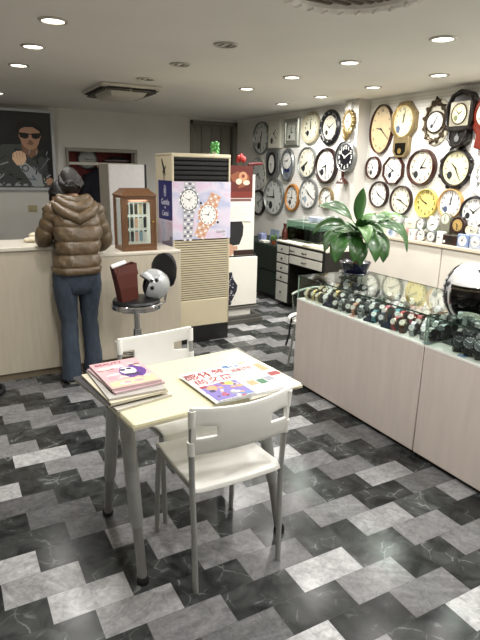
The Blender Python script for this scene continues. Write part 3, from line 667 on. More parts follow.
t = tag(G().poly([(-.05, .09), (-.035, .10), (.03, .0), (.045, -.05), (.03, -.04), (-.02, .03)], -.001).poly([(-.03, -.02), (.055, .04), (.06, .035), (.0, -.03)], -.0012).poly([(.0, .02), (.02, -.1), (.012, -.105), (-.01, 0)], -.0014)
        .build('brush_mark_sticker', INK, loc=(1.758, 4.68, 1.60), rz=-PI/2, smooth=0, solid=.001), 'black brush-stroke sticker high on the side of the air conditioner', 'sticker')

# ---------------------------------------------------------------- advertising stand and calendar beside the air conditioner
SW = mat('stand_white', '#e9e7df', .5, var=.03, scale=5)
t = thing('advertising_stand', 'white two-part advertising stand with printed figure, right of the air conditioner', 'display stand', (2.66, 4.98, 0))
G().box(-.28, .226, -.005, .03, .73, 1.57).build('upper_panel', SW, t, bevel=.003)
lp = G().box(-.28, .24, -.07, -.02, .20, .72).build('lower_panel', SW, t, bevel=.003)
g = G().box(-.28, .26, -.10, .25, .165, .185).box(-.28, .30, -.12, .27, .0, .05).box(-.28, .29, -.10, .25, .05, .085); g.build('base', mat('stand_base_grey', '#55544f', .5, var=.1), t, bevel=.004)
G().box(-.28, .17, -.06, -.03, .085, .165).build('base_board', SW, t)
G().box(-.02, .22, -.012, .0, .735, .79).build('brown_strip', WOODD, t)
g = G().poly([(-.28, 1.13), (.06, 1.13), (.095, 1.04), (.09, .95), (.05, .85), (-.28, .82)], -.006)
g.build('printed_sleeve', flat('#17171d'), t, smooth=0)
g = G().poly([(-.28, .83), (-.06, .86), (-.02, .84), (.0, .78), (-.05, .735), (-.28, .735)], -.007, 0).poly([(-.07, .82), (.02, .84), (.03, .80), (-.05, .79)], -.008, 0)
g.build('printed_hand', flat('#c39a85'), t, smooth=0)
g = G().poly([(-.28, .56), (-.07, .57), (-.055, .50), (.0, .42), (-.01, .36), (-.06, .27), (-.08, .21), (-.28, .21)], -.0715, 0)
for k in range(40):
    x = -.14+.11*rnd.random(); z = .23+.3*rnd.random(); g.edisc(.006, .006, -.0725, 8, 0, x, z, 1)
g.build('printed_dotted_dress', [flat('#1b1d2c'), flat('#c8c8d2')], lp, smooth=0)
t = thing('wall_calendar', 'calendar with dark red picture and white month grid hung on the white stand', 'calendar', (2.71, 4.965, 0))
G().box(-.18, .135, -.006, 0, 1.335, 1.66).build('picture', flat('#5f1d16', .35), t)
g = G().poly([(-.13, 1.56), (-.05, 1.60), (.04, 1.59), (.09, 1.56), (.10, 1.50), (.04, 1.45), (-.04, 1.43), (-.02, 1.48), (-.1, 1.5)], -.007, 0).edisc(.05, .05, -.0075, 20, 0, .02, 1.55, 1).edisc(.035, .03, -.008, 16, 0, -.03, 1.50, 2).edisc(.04, .025, -.008, 16, 0, .06, 1.49, 2).poly([(-.18, 1.40), (.135, 1.40), (.135, 1.335), (-.18, 1.335)], -.0065, 3)
g.edisc(.018, .018, -.0085, 14, 0, .02, 1.555, 3).poly([(-.18, 1.55), (-.165, 1.55), (-.14, 1.5), (-.165, 1.46), (-.18, 1.46)], -.0075, 2)
g.build('picture_print', [flat('#8e5136'), flat('#c79570'), flat('#e5d6c4'), flat('#7a2a20')], t, smooth=0)
G().box(-.18, .135, -.005, 0, 1.095, 1.333).build('month_sheet', flat('#f1f0ea', .5), t)
g = G()
for k in range(6): g.box(-.16, .115, -.0058, -.005, 1.115+.034*k, 1.1162+.034*k)
for k in range(8): g.box(-.16+.039*k, -.1588+.039*k, -.0058, -.005, 1.115, 1.285)
for k in range(31):
    put_text(g, str(k+1), -.14+.039*((k+2) % 7), 1.27-.034*((k+2)//7), .02, -.0057)
g.build('month_grid', flat('#a9a6a2'), t, smooth=0)
g = G().box(-.17, .125, -.0062, -.005, 1.30, 1.328); g.build('month_header', flat('#7c5a58'), t)
# ornaments at the top of the stand
t = thing('red_flower_ornament', 'red artificial flower on top of the calendar', 'ornament', (2.71, 4.99, 1.60))
g = G()
for k in range(7):
    a_ = k*2*PI/7; g.ell((.034*math.cos(a_), .02*math.sin(a_)-.02, .125+.014*math.sin(a_*2)), (.024, .02, .028), 10, 8)
g.ell((0, -.02, .155), (.022, .022, .024), 10, 8); g.build('petals', mat('red_petal', '#a12420', .5, var=.25), t)
G().tube([(0, 0, .0), (0, -.005, .13)], .006, 6).build('stem', mat('green_stem', '#3f6b34', .5), t)
t = tag(G().tube([(-.06, 0, .0), (.02, -.02, .004), (.10, -.03, .008)], [.014, .016, .010], 8).build('red_pinwheel_stick', mat('dark_red_lacquer', '#5f1515', .4, var=.2), loc=(2.86, 4.98, 1.675)), 'dark red stick ornament pointing right from the top of the calendar', 'ornament')
t = thing('small_green_plant', 'small bright green sprig on top of the air conditioner', 'plant', (2.29, 4.72, 1.7455))
g = G()
for k in range(16):
    a_ = k*2.4; p = Vector((.03*math.cos(a_), .03*math.sin(a_), .02+.006*k)); g.ell(p, (.016, .016, .016), 8, 6)
g.build('leaves', mat('sprig_green', '#5fae5a', .5, var=.3), t)
G().lathe([(.001, 0), (.02, 0), (.026, .03), (.02, .03), (.001, .025)], n=14).build('pot', mat('white_pot', '#d8d4c4', .4), t)

# ---------------------------------------------------------------- back wall: poster, switch, alcove
t = thing('framed_poster', 'large framed photo poster of a man in sunglasses raising a watch-wearing fist', 'poster', (.875, 8.003, 1.835), rot=(.085, 0, 0))
PX0, PX1, PZ0, PZ1 = -.52, .50, -.50, .48
g = G().box(PX0-.04, PX1+.04, -.035, 0, PZ0-.04, PZ0).box(PX0-.04, PX1+.04, -.035, 0, PZ1, PZ1+.04).box(PX0-.04, PX0, -.035, 0, PZ0, PZ1).box(PX1, PX1+.04, -.035, 0, PZ0, PZ1)
g.build('frame', mat('poster_frame', '#b9bcbf', .4, .0, var=.06), t, bevel=.004)
G().box(PX0, PX1, -.012, 0, PZ0, PZ1).build('backing', flat('#1a1c1e', .3), t)
g = G(); Y_ = -.013
def P(pts, mi, lvl):
    q = [(x*.9+.18, z*.9-.055) if lvl > 2 else (x, z) for x, z in pts]; g.poly([(max(PX0+.002, min(PX1-.002, x)), max(PZ0+.002, z)) for x, z in q], Y_-.0004*lvl, mi)
pm = [flat(c, .3) for c in ('#24282c', '#4a4e4c', '#bd9378', '#0c0b0c', '#f2cba8', '#a6abae', '#8c6650', '#5d6a78')]
P([(PX0, PZ0), (PX0, .12), (-.38, .1), (-.34, -.05), (-.30, -.5)], 7, 1)
for k in range(9):
    x = PX0+.02+.12*rnd.random(); z = -.45+.55*rnd.random(); P([(x, z), (x+.07, z+.015), (x+.07, z+.03), (x, z+.02)], 5, 2)
P([(-.42, -.5), (-.40, -.18), (-.26, -.02), (-.12, .06), (.12, .07), (.30, -.02), (.42, -.12), (.46, -.5)], 1, 2)
P([(-.06, .02), (.05, -.06), (.16, .03), (.13, .16), (-.08, .16)], 6, 3)
P([(-.10, .06), (-.03, -.02), (.0, -.1), (-.16, -.02), (-.18, .08)], 0, 4); P([(.19, .08), (.12, -.03), (.04, -.1), (.22, -.03), (.26, .07)], 0, 4)
P([(.05+.155*math.cos(a_)*(.9 if math.sin(a_) < 0 else 1), .25+.19*math.sin(a_)) for a_ in [k*PI/12 for k in range(24)]], 2, 5)
P([(-.14, .26), (-.15, .36), (-.10, .45), (.02, .48), (.15, .45), (.235, .36), (.22, .24), (.19, .33), (.10, .385), (-.02, .38), (-.10, .34)], 3, 6)
P([(-.105, .305), (.035, .295), (.03, .235), (-.02, .215), (-.085, .235)], 3, 7); P([(.075, .295), (.205, .305), (.19, .235), (.13, .215), (.08, .235)], 3, 7); P([(.03, .29), (.08, .29), (.08, .275), (.03, .275)], 3, 7)
P([(.03, .20), (.075, .20), (.09, .165), (.02, .165)], 6, 7); P([(.0, .145), (.055, .152), (.11, .145), (.055, .125)], 6, 7)
P([(.0, .155), (.055, .165), (.11, .155), (.1, .15), (.055, .156), (.01, .15)], 3, 8)
P([(-.22, -.08), (-.21, .0), (-.15, .04), (-.08, .04), (-.03, .0), (-.02, -.08), (-.06, -.15), (-.16, -.17)], 4, 9)
for k in range(4): P([(-.20+.042*k, .005+.008*k), (-.197+.042*k, -.06), (-.193+.042*k, -.06), (-.196+.042*k, .008+.008*k)], 6, 10)
P([(-.14, -.16), (-.04, -.12), (.18, -.30), (.20, -.48), (.06, -.48)], 5, 8); P([(-.11, -.2), (.0, -.16), (.02, -.22), (-.08, -.27)], 5, 10); P([(-.045+.05*math.cos(k*PI/8), -.21+.05*math.sin(k*PI/8)) for k in range(16)], 3, 11); P([(-.045+.036*math.cos(k*PI/8), -.21+.036*math.sin(k*PI/8)) for k in range(16)], 5, 12)
P([(.14, -.26), (.16, -.24), (.32, -.05), (.30, -.06)], 5, 11); P([(.24, -.38), (.30, -.34), (.36, -.37), (.33, -.45), (.26, -.46)], 2, 9); P([(.38, -.25), (.46, -.2), (.46, -.4), (.42, -.42)], 7, 9)
for k in range(6): P([(-.46+.12*k, -.47), (-.38+.12*k, -.47), (-.4+.12*k, -.435), (-.44+.12*k, -.44)], 5, 12)
for k in range(70):
    x, z = -.36+.80*rnd.random(), -.48+.46*rnd.random(); a_ = rnd.random()*PI; l, w = .02+.05*rnd.random(), .004+.012*rnd.random(); c_, s_ = math.cos(a_), math.sin(a_)
    if not (-.12 < x < .16 and -.30 < z < .05): g.poly([(max(PX0, min(PX1, x+u*c_-v*s_)), max(PZ0, z+u*s_+v*c_)) for u, v in ((-l, -w), (l, -w*.3), (l*.8, w), (-l*.7, w*.6))], Y_-.0034+rnd.random()*.0004, rnd.choice([0, 5, 5, 1, 3, 7]))
g.build('photo_print', pm, t, smooth=0)
t = thing('light_switch', 'cream square switch plate on the back wall below the poster', 'switch', (1.07, 8.05, 1.05))
G().box(-.06, .06, -.012, 0, -.045, .045).build('plate', mat('switch_cream', '#a9a07a', .5, var=.05), t, bevel=.004); G().box(-.02, .02, -.017, -.012, -.025, .025).build('rocker', MATS['switch_cream'], t, bevel=.002)
t = thing('wall_clock', 'grey round clock hanging in the dark red alcove behind the woman', 'clock', (1.92, 8.30, 1.735))
G().ering(.145, .145, [(0, 0), (0, -.03), (.012, -.04), (.024, -.03)], 40).build('frame', SILD, t); G().edisc(.123, .123, -.03, 40).build('dial', mat('alcove_clock_dial', '#a5aaa6', .5, var=.04), t)
numerals(t, .12, .12, -.03, 'ticks', INKG); hands(t, .12, .12, -.03, (9, 15), INKG)
t = tag(G().ell((0, 0, 0), (.14, .055, .035), 18, 8).ell((0, 0, -.012), (.18, .065, .008), 18, 6).build('dark_hat', mat('dark_felt', '#231d1b', .9, var=.15), loc=(2.36, 8.23, 1.755)), 'dark flat hat at the right of the red alcove shelf', 'hat')
G().box(2.15, 2.55, 8.16, 8.30, 1.715, 1.735).build('alcove_shelf', WOODD, d1)
t = thing('hanging_coat', 'dark navy coat hanging in the alcove behind the woman', 'coat', (2.04, 8.17, 1.6))
rings = []
for z, w, d, cx in ((.02, .05, .04, 0), (-.03, .09, .06, 0), (-.08, .18, .08, .0), (-.25, .20, .10, .02), (-.6, .21, .11, .03), (-1.0, .22, .12, .03)):
    rings.append([(cx+w*math.cos(k*PI/12)*(1+.04*math.sin(5*k)), d*math.sin(k*PI/12), z) for k in range(24)])
G().loft(rings).build('body', mat('navy_wool', '#12141f', .9, var=.2, scale=30, bump=.2), t)
for s_ in (-1, 1): G().tube([(s_*.15, 0, -.09), (s_*.22, -.03, -.35), (s_*.22, -.05, -.68)], [.06, .06, .05], 10).build('sleeve', MATS['navy_wool'], t)
G().tube([(0, .0, .02), (0, 0, .06), (.015, .03, .085), (0, .125, .09)], .004, 6).build('hanger_hook', CHROME, t)
# white cupboard behind the watch cabinet
t = thing('white_cupboard', 'tall white cupboard standing behind the brown watch cabinet', 'cupboard', (1.86, 6.2, 0))
G().box(-.2, .25, 0, .4, 0, 1.66).build('body', mat('cupboard_side', '#a39a8a', .5, var=.08), t, bevel=.004)
G().box(-.195, .225, -.018, 0, .02, 1.655).build('door', mat('cupboard_door', '#d6d4d4', .45, var=.04), t, bevel=.003)
G().box(.226, .25, -.02, 0, .0, 1.66).build('edge_strip', BLACK, t)
G().cyl((.18, -.045, .85), (.18, -.045, 1.0), .006, n=8).build('handle', CHROME, t)

# ---------------------------------------------------------------- people
SKIN = mat('skin', '#c39a80', .55, var=.06, scale=20)
HAIR = mat('dark_hair', '#1d1613', .45, var=.4, scale=40, stretch=(6, 6, 1), bump=.5)
def skin_mesh(chains, sub=2):
    """each chain: list of (point, radius); the first point equal to an earlier point joins it"""
    vs, es, rs = [], [], []
    for ch in chains:
        prev = None
        for p, r in ch:
            idx = next((i for i, q in enumerate(vs) if (Vector(q)-Vector(p)).length < 1e-5), None)
            if idx is None: idx = len(vs); vs.append(tuple(p)); rs.append(r)
            if prev is not None: es.append((prev, idx))
            prev = idx
    me = bpy.data.meshes.new('sk'); me.from_pydata(vs, es, [])
    o = bpy.data.objects.new('sk', me); COL.objects.link(o)
    o.modifiers.new('skin', 'SKIN').use_smooth_shade = True
    sv = me.skin_vertices[0].data
    for i, r in enumerate(rs):
        sv[i].radius = r if isinstance(r, tuple) else (r, r)
        sv[i].use_root = (i == 0)
    md = o.modifiers.new('sub', 'SUBSURF'); md.levels = sub; md.render_levels = sub
    out = bpy.data.meshes.new_from_object(o.evaluated_get(bpy.context.evaluated_depsgraph_get()))
    r_ = ([tuple(v.co) for v in out.vertices], [tuple(p.vertices) for p in out.polygons])
    bpy.data.objects.remove(o); bpy.data.meshes.remove(me); bpy.data.meshes.remove(out)
    return r_
def head_into(g, c, M, k=1.):
    """a head with brow, nose, mouth, chin and ears; faces local -y before M"""
    c = Vector(c); rings = []; nu, nv = 24, 18
    for i in range(nv+1):
        a_ = -PI/2+PI*i/nv; zz = math.sin(a_); cc = max(math.cos(a_), .03); ring = []
        for j in range(nu):
            b = 2*PI*j/nu; x, y = .076*cc*math.cos(b), .095*cc*math.sin(b); z = .118*zz
            if z < -.02: x *= 1-.28*min(1, (-z-.02)/.08); y = y*.9-.006
            fr = max(0, -math.sin(b)); 
            if fr > .75 and -.055 < z < -.005: y -= .020*(fr-.75)/.25*(1-abs(z+.035)/.035 if z < -.0 else 0) if abs(z+.035) < .035 else 0
            if fr > .6 and .0 < z < .03: y += .006 if abs(x) > .015 else 0
            ring.append(M @ Vector((x, y, z))*k+c)
        rings.append(ring)
    g.loft(rings)
    for s_ in (-1, 1):
        g.ell(M @ Vector((s_*.078, .008, -.005))*k+c, (.010*k, .018*k, .030*k), 10, 8, M=M)
    g.ell(M @ Vector((0, -.104, -.034))*k+c, (.011*k, .014*k, .018*k), 8, 6, M=M)
def face_bits(par, c, M, k=1.):
    c = Vector(c); g = G()
    for s_ in (-1, 1): g.ell(M @ Vector((s_*.031, -.083, .008))*k+c, (.013*k, .007*k, .007*k), 10, 6, M=M)
    g.build('eye_pair', mat('eye_white_dark', '#2a2320', .2), par)
    g = G().ell(M @ Vector((0, -.083, -.067))*k+c, (.022*k, .007*k, .007*k), 10, 6, M=M); g.build('mouth', mat('lips', '#a3645a', .5), par)
def hand_chains(w, d, up, side):
    """hand from wrist w along d; up = back of hand; side = thumb side"""
    w, d, up, side = Vector(w), Vector(d).normalized(), Vector(up).normalized(), Vector(side).normalized()
    palm = [[(w, .024), (w+d*.045, (.034)), (w+d*.085, (.034))]]
    fing = []
    for k, (o, l) in enumerate(((.027, .068), (.009, .078), (-.009, .072), (-.026, .056))):
        b = w+d*.075+side*o
        fing.append([(b, .010), (b+d*l*.45-up*.004, .0095), (b+d*l*.8-up*.018, .0085), (b+d*l-up*.032, .007)])
    b = w+d*.03+side*.026
    fing.append([(b, .012), (b+d*.025+side*.022-up*.006, .011), (b+d*.055+side*.026-up*.014, .009)])
    return palm, fing
# the woman at the counter (faces +y)
WX, WY = .835, 4.0
wo = Vector((WX, WY, 0))
shL, shR, elL, elR, wrL, wrR = (-.135, .10, 1.285), (.135, .10, 1.285), (-.228, .135, 1.08), (.235, .16, 1.03), (-.11, .36, 1.075), (.07, .36, .985)
body = [[((0, .0, .90), (.13, .09)), ((0, .02, 1.02), (.115, .08)), ((0, .07, 1.18), (.13, .085)), ((0, .11, 1.29), (.11, .07)), ((0, .14, 1.37), .052), ((0, .155, 1.43), .05)],
        [((0, .11, 1.29), (.11, .07)), (shL, .055), (elL, .04), (wrL, .027)], [((0, .11, 1.29), (.11, .07)), (shR, .055), (elR, .04), (wrR, .027)],
        [((0, .0, .90), (.13, .09)), ((-.085, .0, .80), .085), ((-.075, .02, .46), .055), ((-.085, .0, .10), .038), ((-.085, .08, .05), .035), ((-.085, .14, .04), .03)],
        [((0, .0, .90), (.13, .09)), ((.085, .0, .80), .085), ((.085, .05, .46), .055), ((.075, .04, .14), .038), ((.075, .11, .06), .035), ((.075, .16, .045), .03)]]
g = G(); g.add(*skin_mesh(body))
for w, d, sd in ((wrL, (.55, .8, 0), (1, -.55, 0)), (wrR, (-.5, .85, 0), (-1, -.5, 0))):
    pa, fi = hand_chains(Vector(w)+Vector((0, 0, -.008)), d, (0, 0, 1), sd)
    for ch in pa+fi: g.add(*skin_mesh([ch], 1))
HM = Matrix.Rotation(PI, 4, 'Z') @ Matrix.Rotation(math.radians(14), 4, 'X')
hc = (-.005, .175, 1.495)
head_into(g, hc, HM, .9)
woman = g.build('person', SKIN, loc=wo, smooth=60)
tag(woman, 'person in a brown puffer jacket and jeans leaning on the counter, seen from behind', 'person')
face_bits(woman, hc, HM, .9)
# hair: cap, nape and a low knot
g = G()
def hairM(v): return HM @ Vector(v)*.88+Vector(hc)
rings = []
for i in range(13):
    a_ = PI/2-(PI*.80)*i/12; ring = []
    for j in range(28):
        b = 2*PI*j/28; back = math.sin(b)
        aa = a_ if back > -.35 else max(a_, .45+.12*math.cos(3*b))
        rr = 1.0+.025*math.sin(7*b+i)
        ring.append(hairM((.088*max(math.cos(aa), .03)*math.cos(b)*rr, .106*max(math.cos(aa), .03)*math.sin(b)*rr+.004, .126*math.sin(aa)+.004)))
    rings.append(ring)
g.loft(rings, caps=True)
g.ell(hairM((.012, .092, -.045)), (.05, .042, .046), 14, 10)
for k in range(7):
    a_ = k*.9; g.tube([hairM((.05*math.sin(a_)+.01, .115, -.045+.04*math.cos(a_))), hairM((.02*math.sin(a_+.7)+.01, .137, -.045+.02*math.cos(a_+.7))), hairM((-.03*math.sin(a_)+.01, .118, -.05-.03*math.cos(a_)))], [.012, .014, .011], 6)
for s_ in (-1, 1): g.tube([hairM((s_*.07, .01, .05)), hairM((s_*.078, .05, -.02)), hairM((s_*.04, .095, -.06))], [.02, .026, .022], 8)
g.build('hair', HAIR, woman, smooth=50)
# puffer jacket
JK = mat('brown_quilted_nylon', '#5d4c36', .42, var=.3, scale=26, bump=.7, spec=.6)
g = G(); rings = []
secs = [(.85, .0, .158, .135), (.905, .005, .163, .138), (.995, .012, .143, .118), (1.09, .03, .154, .125), (1.195, .065, .168, .13), (1.285, .10, .155, .115), (1.345, .125, .10, .09), (1.38, .135, .07, .07)]
for s_ in range(len(secs)-1):
    a0, a1 = secs[s_], secs[s_+1]
    for i in range(9):
        t_ = i/8; z, cy, rx, ry = [a0[k]+(a1[k]-a0[k])*t_ for k in range(4)]
        puff = (.014 if s_ < 5 else .006)*math.sin(PI*t_)**.6 if s_ != 1 or t_ > .0 else 0
        ring = []
        for j in range(40):
            b = 2*PI*j/40; cx_, sy_ = math.cos(b), math.sin(b)
            e = .75; X = math.copysign(abs(cx_)**e, cx_); Yy = math.copysign(abs(sy_)**e, sy_)
            wr = .005*math.sin(9*b+3*s_+4*t_)*math.sin(PI*t_)+.004*math.sin(17*b+2*s_)*math.sin(PI*t_)
            ring.append(((rx+puff+wr)*X, cy+(ry+puff+wr)*Yy, z))
        rings.append(ring)
g.loft(rings)
def puff_arm(sh, el, wr):
    pts, rs = [], []
    sh, el, wr = Vector(sh), Vector(el), Vector(wr)
    for seg, (p, q, n_, r0, r1) in enumerate(((sh, el, 3, .078, .068), (el, wr, 3, .066, .050))):
        for k in range(n_):
            for i in range(7):
                t_ = (k+i/7)/n_; pts.append(p.lerp(q, t_)); rs.append(r0+(r1-r0)*t_+.010*math.sin(PI*i/7)**.7-.006)
    pts.append(wr); rs.append(.045)
    # round the elbow
    P2 = [pts[0]]+[(pts[i-1]+pts[i]*2+pts[i+1])/4 for i in range(1, len(pts)-1)]+[pts[-1]]
    g.tube([Vector(sh)+Vector((math.copysign(-.085, sh.x), .01, .0)), Vector(sh)+Vector((math.copysign(-.05, sh.x), .005, .012))]+P2, [.03, .055]+rs, 18)
puff_arm(shL, (elL[0], elL[1], elL[2]+.012), Vector(wrL)+Vector((0, -.02, .012))); puff_arm(shR, (elR[0], elR[1], elR[2]+.012), Vector(wrR)+Vector((0, -.02, .012)))
# collar and hood lying on the back
g.tube([(-.085, .20, 1.38), (-.10, .11, 1.385), (-.06, .05, 1.375), (0, .035, 1.365), (.06, .05, 1.375), (.10, .11, 1.385), (.085, .20, 1.38)], [.026, .034, .038, .04, .038, .034, .026], 12)
g.tube([(-.15, .13, 1.345), (-.135, .04, 1.325), (-.085, -.02, 1.285), (0, -.05, 1.245), (.085, -.02, 1.285), (.135, .04, 1.325), (.15, .13, 1.345)], [.025, .036, .042, .046, .042, .036, .025], 14)
g.tube([(-.11, .09, 1.37), (-.08, .02, 1.34), (0, -.02, 1.315), (.08, .02, 1.34), (.11, .09, 1.37)], [.035, .045, .05, .045, .035], 12)
g.build('puffer_jacket', JK, woman, smooth=80)
JN = mat('blue_denim', '#3f4a58', .8, var=.28, scale=16, stretch=(2, 2, .7), bump=.25)
g = G(); rings = []
for z, cy, rx, ry in ((.70, .005, .16, .09), (.76, .005, .172, .105), (.84, .0, .17, .118), (.92, .0, .155, .11)):
    rings.append([(rx*math.cos(2*PI*j/28), cy+ry*math.sin(2*PI*j/28), z) for j in range(28)])
g.loft(rings)
for s_, pts in ((-1, ((.085, .005, .86, .088), (.088, .005, .76, .092), (.087, .01, .66, .082), (.08, .02, .55, .070), (.076, .022, .47, .062), (.078, .01, .38, .063), (.082, .0, .27, .064), (.086, -.005, .15, .068), (.088, -.002, .07, .075), (.088, .0, .03, .078))),
                (1, ((.085, .005, .86, .088), (.09, .01, .76, .090), (.088, .025, .66, .080), (.085, .045, .55, .068), (.085, .055, .47, .060), (.088, .05, .38, .062), (.092, .04, .27, .062), (.094, .035, .17, .066), (.09, .04, .11, .072), (.088, .045, .075, .074)))):
    rings = []
    for i, (x, y, z, r) in enumerate(pts):
        for dz in ((0,) if i == len(pts)-1 else (0, .5)):
            q = pts[min(i+1, len(pts)-1)]; X, Yy, Z, Rr = [(a_*(1-dz)+b*dz) for a_, b in zip((x, y, z, r), q)]
            rings.append([(s_*X+(Rr+.003*math.sin(3*j+9*Z*10))*math.cos(2*PI*j/20), Yy+(Rr*1.05)*math.sin(2*PI*j/20), Z+.004*math.sin(4*PI*j/20)) for j in range(20)])
    g.loft(rings)
g.build('jeans', JN, woman, smooth=80)
SHOE = mat('dark_shoe', '#17161a', .5, var=.2)
for s_, y0_, z0_, pit in ((-1, .0, .0, 0.), (1, .05, .022, .22)):
    M = Matrix.Translation((s_*.086, y0_, z0_)) @ Matrix.Rotation(-pit, 4, 'X')
    rings = []
    for y, w, h in ((-.065, .022, .05), (-.05, .036, .07), (.0, .038, .075), (.06, .042, .06), (.11, .043, .045), (.15, .034, .036), (.172, .016, .025)):
        rings.append([M @ Vector((w*math.cos(2*PI*j/14), y, max(.0, h*.5+h*.5*math.sin(2*PI*j/14)))) for j in range(14)])
    sh = G().loft(rings).build('shoe', SHOE, woman)
    g = G()
    rings = [[M @ Vector((w*math.cos(2*PI*j/14)*1.04, y, zz)) for y, w in ()] for j in ()]
    g.slab([(x, y) for x, y in ((-.03, -.068), (.03, -.068), (.045, .08), (.04, .14), (.015, .176), (-.015, .176), (-.04, .14), (-.045, .08))], .0, .014)
    g.v = [tuple(M @ Vector(v)) for v in g.v]; g.build('sole', mat('pale_sole', '#a5a29a', .6), sh)
for o in [woman]+list(woman.children_recursive):      # her hips rest a little to the left of her shoulders
    for v in o.data.vertices:
        k = max(0, min(1, (1.15-v.co.z)/.3)); v.co.x -= .03*k*k*(3-2*k)
# clerk bending over behind the counter
cx_, cy_ = .66, 5.02
g = G(); chc = (.215, -.17, 1.375)
CM = Matrix.Rotation(math.radians(-8), 4, 'Z') @ Matrix.Rotation(math.radians(22), 4, 'X')
cb = [[((.12, .25, .88), (.10, .08)), ((.17, .14, 1.02), (.085, .07)), ((.2, .0, 1.14), (.085, .065)), ((.21, -.09, 1.22), (.07, .05)), ((.21, -.13, 1.275), .045), ((.215, -.155, 1.31), .045)],
      [((.21, -.09, 1.22), (.07, .05)), ((.12, -.09, 1.19), .04), ((.08, -.18, 1.09), .034), ((.13, -.33, 1.065), .027)], [((.21, -.09, 1.22), (.07, .05)), ((.33, -.07, 1.19), .04), ((.39, -.15, 1.09), .034), ((.3, -.33, 1.065), .027)],
      [((.12, .25, .88), (.10, .08)), ((.02, .25, .78), .07), ((.01, .24, .45), .055), ((.01, .27, .09), .038), ((.01, .17, .04), .032)], [((.12, .25, .88), (.10, .08)), ((.19, .25, .78), .07), ((.19, .24, .45), .055), ((.19, .27, .09), .038), ((.19, .17, .04), .032)]]
g.add(*skin_mesh(cb))
for w, d, sd in (((.13, -.33, 1.06), (.15, -1, 0), (1, .3, 0)), ((.3, -.33, 1.06), (-.3, -1, 0), (-1, .3, 0))):
    pa, fi = hand_chains(w, d, (0, 0, 1), sd)
    for ch in pa+fi: g.add(*skin_mesh([ch], 1))
head_into(g, chc, CM)
clerk = g.build('person', SKIN, loc=(cx_, cy_, 0), smooth=60)
tag(clerk, 'person with black hair bending over behind the counter, mostly hidden by the woman in brown', 'person')
face_bits(clerk, chc, CM)
g = G(); rings = []
for i in range(12):
    a_ = PI/2-(PI*.8)*i/11; ring = []
    for j in range(24):
        b = 2*PI*j/24; aa = a_ if math.sin(b) > -.35 else max(a_, .4); rr = 1+.05*math.sin(5*b+2*i)
        ring.append(CM @ Vector((.094*max(math.cos(aa), .03)*math.cos(b)*rr, .11*max(math.cos(aa), .03)*math.sin(b)*rr, .13*math.sin(aa)))+Vector(chc))
    rings.append(ring)
g.loft(rings).build('hair', mat('black_hair', '#0f0d0d', .5, var=.4, scale=40, bump=.6), clerk, smooth=60)
DSW = mat('dark_sweater', '#1b1c22', .9, var=.2, scale=40, bump=.3)
sw = [[((.14, .25, .86), (.13, .11)), ((.17, .14, 1.02), (.115, .1)), ((.2, .0, 1.14), (.115, .095)), ((.21, -.09, 1.22), (.10, .08)), ((.208, -.12, 1.26), .06)],
      [((.21, -.09, 1.22), (.10, .08)), ((.115, -.09, 1.19), .06), ((.085, -.18, 1.095), .05), ((.125, -.30, 1.075), .04)], [((.21, -.09, 1.22), (.10, .08)), ((.34, -.07, 1.19), .066), ((.39, -.15, 1.095), .053), ((.31, -.30, 1.075), .04)]]
g = G(); g.add(*skin_mesh(sw)); g.build('sweater', DSW, clerk, smooth=80)
tr = [[((.1, .25, .90), (.14, .11)), ((.1, .25, .84), (.14, .11)), ((.01, .25, .76), .095), ((.01, .24, .45), .07), ((.01, .26, .08), .062)], [((.1, .25, .84), (.14, .11)), ((.19, .25, .76), .095), ((.19, .24, .45), .07), ((.19, .26, .08), .062)]]
g = G(); g.add(*skin_mesh(tr)); g.build('trousers', mat('dark_trousers', '#22232a', .9, var=.15), clerk, smooth=80)

# ---------------------------------------------------------------- stool with bag and helmet
t = thing('counter_stool', 'chrome swivel stool with black seat and backrest in front of the counter', 'stool', (1.19, 3.80, 0))
g = G().lathe([(.001, .66), (.12, .662), (.17, .655), (.178, .64), (.17, .625), (.001, .625)], n=36); g.build('seat', DARKV, t, smooth=50)
g = G().lathe([(.178, .63), (.185, .625), (.186, .59), (.178, .583), (.15, .583)], n=40)
for z in (.597, .608, .619): g.lathe([(.184, z-.003), (.190, z), (.184, z+.003)], n=40)
g.build('seat_band', CHROME, t)
g = G().cyl((0, 0, .05), (0, 0, .585), .022, n=16).cyl((0, 0, .05), (0, 0, .42), .032, n=16).lathe([(.1, .583), (.06, .565), (.03, .55)], n=20); g.build('post', CHROME, t)
G().lathe([(.02, .06), (.06, .05), (.19, .025), (.21, .012), (.212, 0), (.001, 0)], n=36).build('base', CHROME, t, smooth=50)
g = G().tube([(.16*math.cos(k*2*PI/24), .16*math.sin(k*2*PI/24), .27) for k in range(24)], .011, 8, closed=True)
for k in range(3): g.cyl((.025*math.cos(k*2.1), .025*math.sin(k*2.1), .27), (.155*math.cos(k*2.1), .155*math.sin(k*2.1), .27), .008, n=8)
g.build('footrest_ring', CHROME, t)
g = G()
for s_ in (-1, 1):
    d0 = Vector((.94, .34, 0)); n0 = Vector((-.34, .94, 0))*s_*.035
    g.tube([d0*.06+n0+Vector((0, 0, .575)), d0*.2+n0+Vector((0, 0, .575)), d0*.25+n0+Vector((0, 0, .60)), d0*.27+n0+Vector((0, 0, .68)), d0*.275+n0+Vector((0, 0, .80))], .009, 8)
g.build('back_bracket', CHROME, t)
bm_ = Matrix.Translation((.255, .092, .835)) @ Matrix.Rotation(math.radians(20), 4, 'Z')
g = G(); rings = []
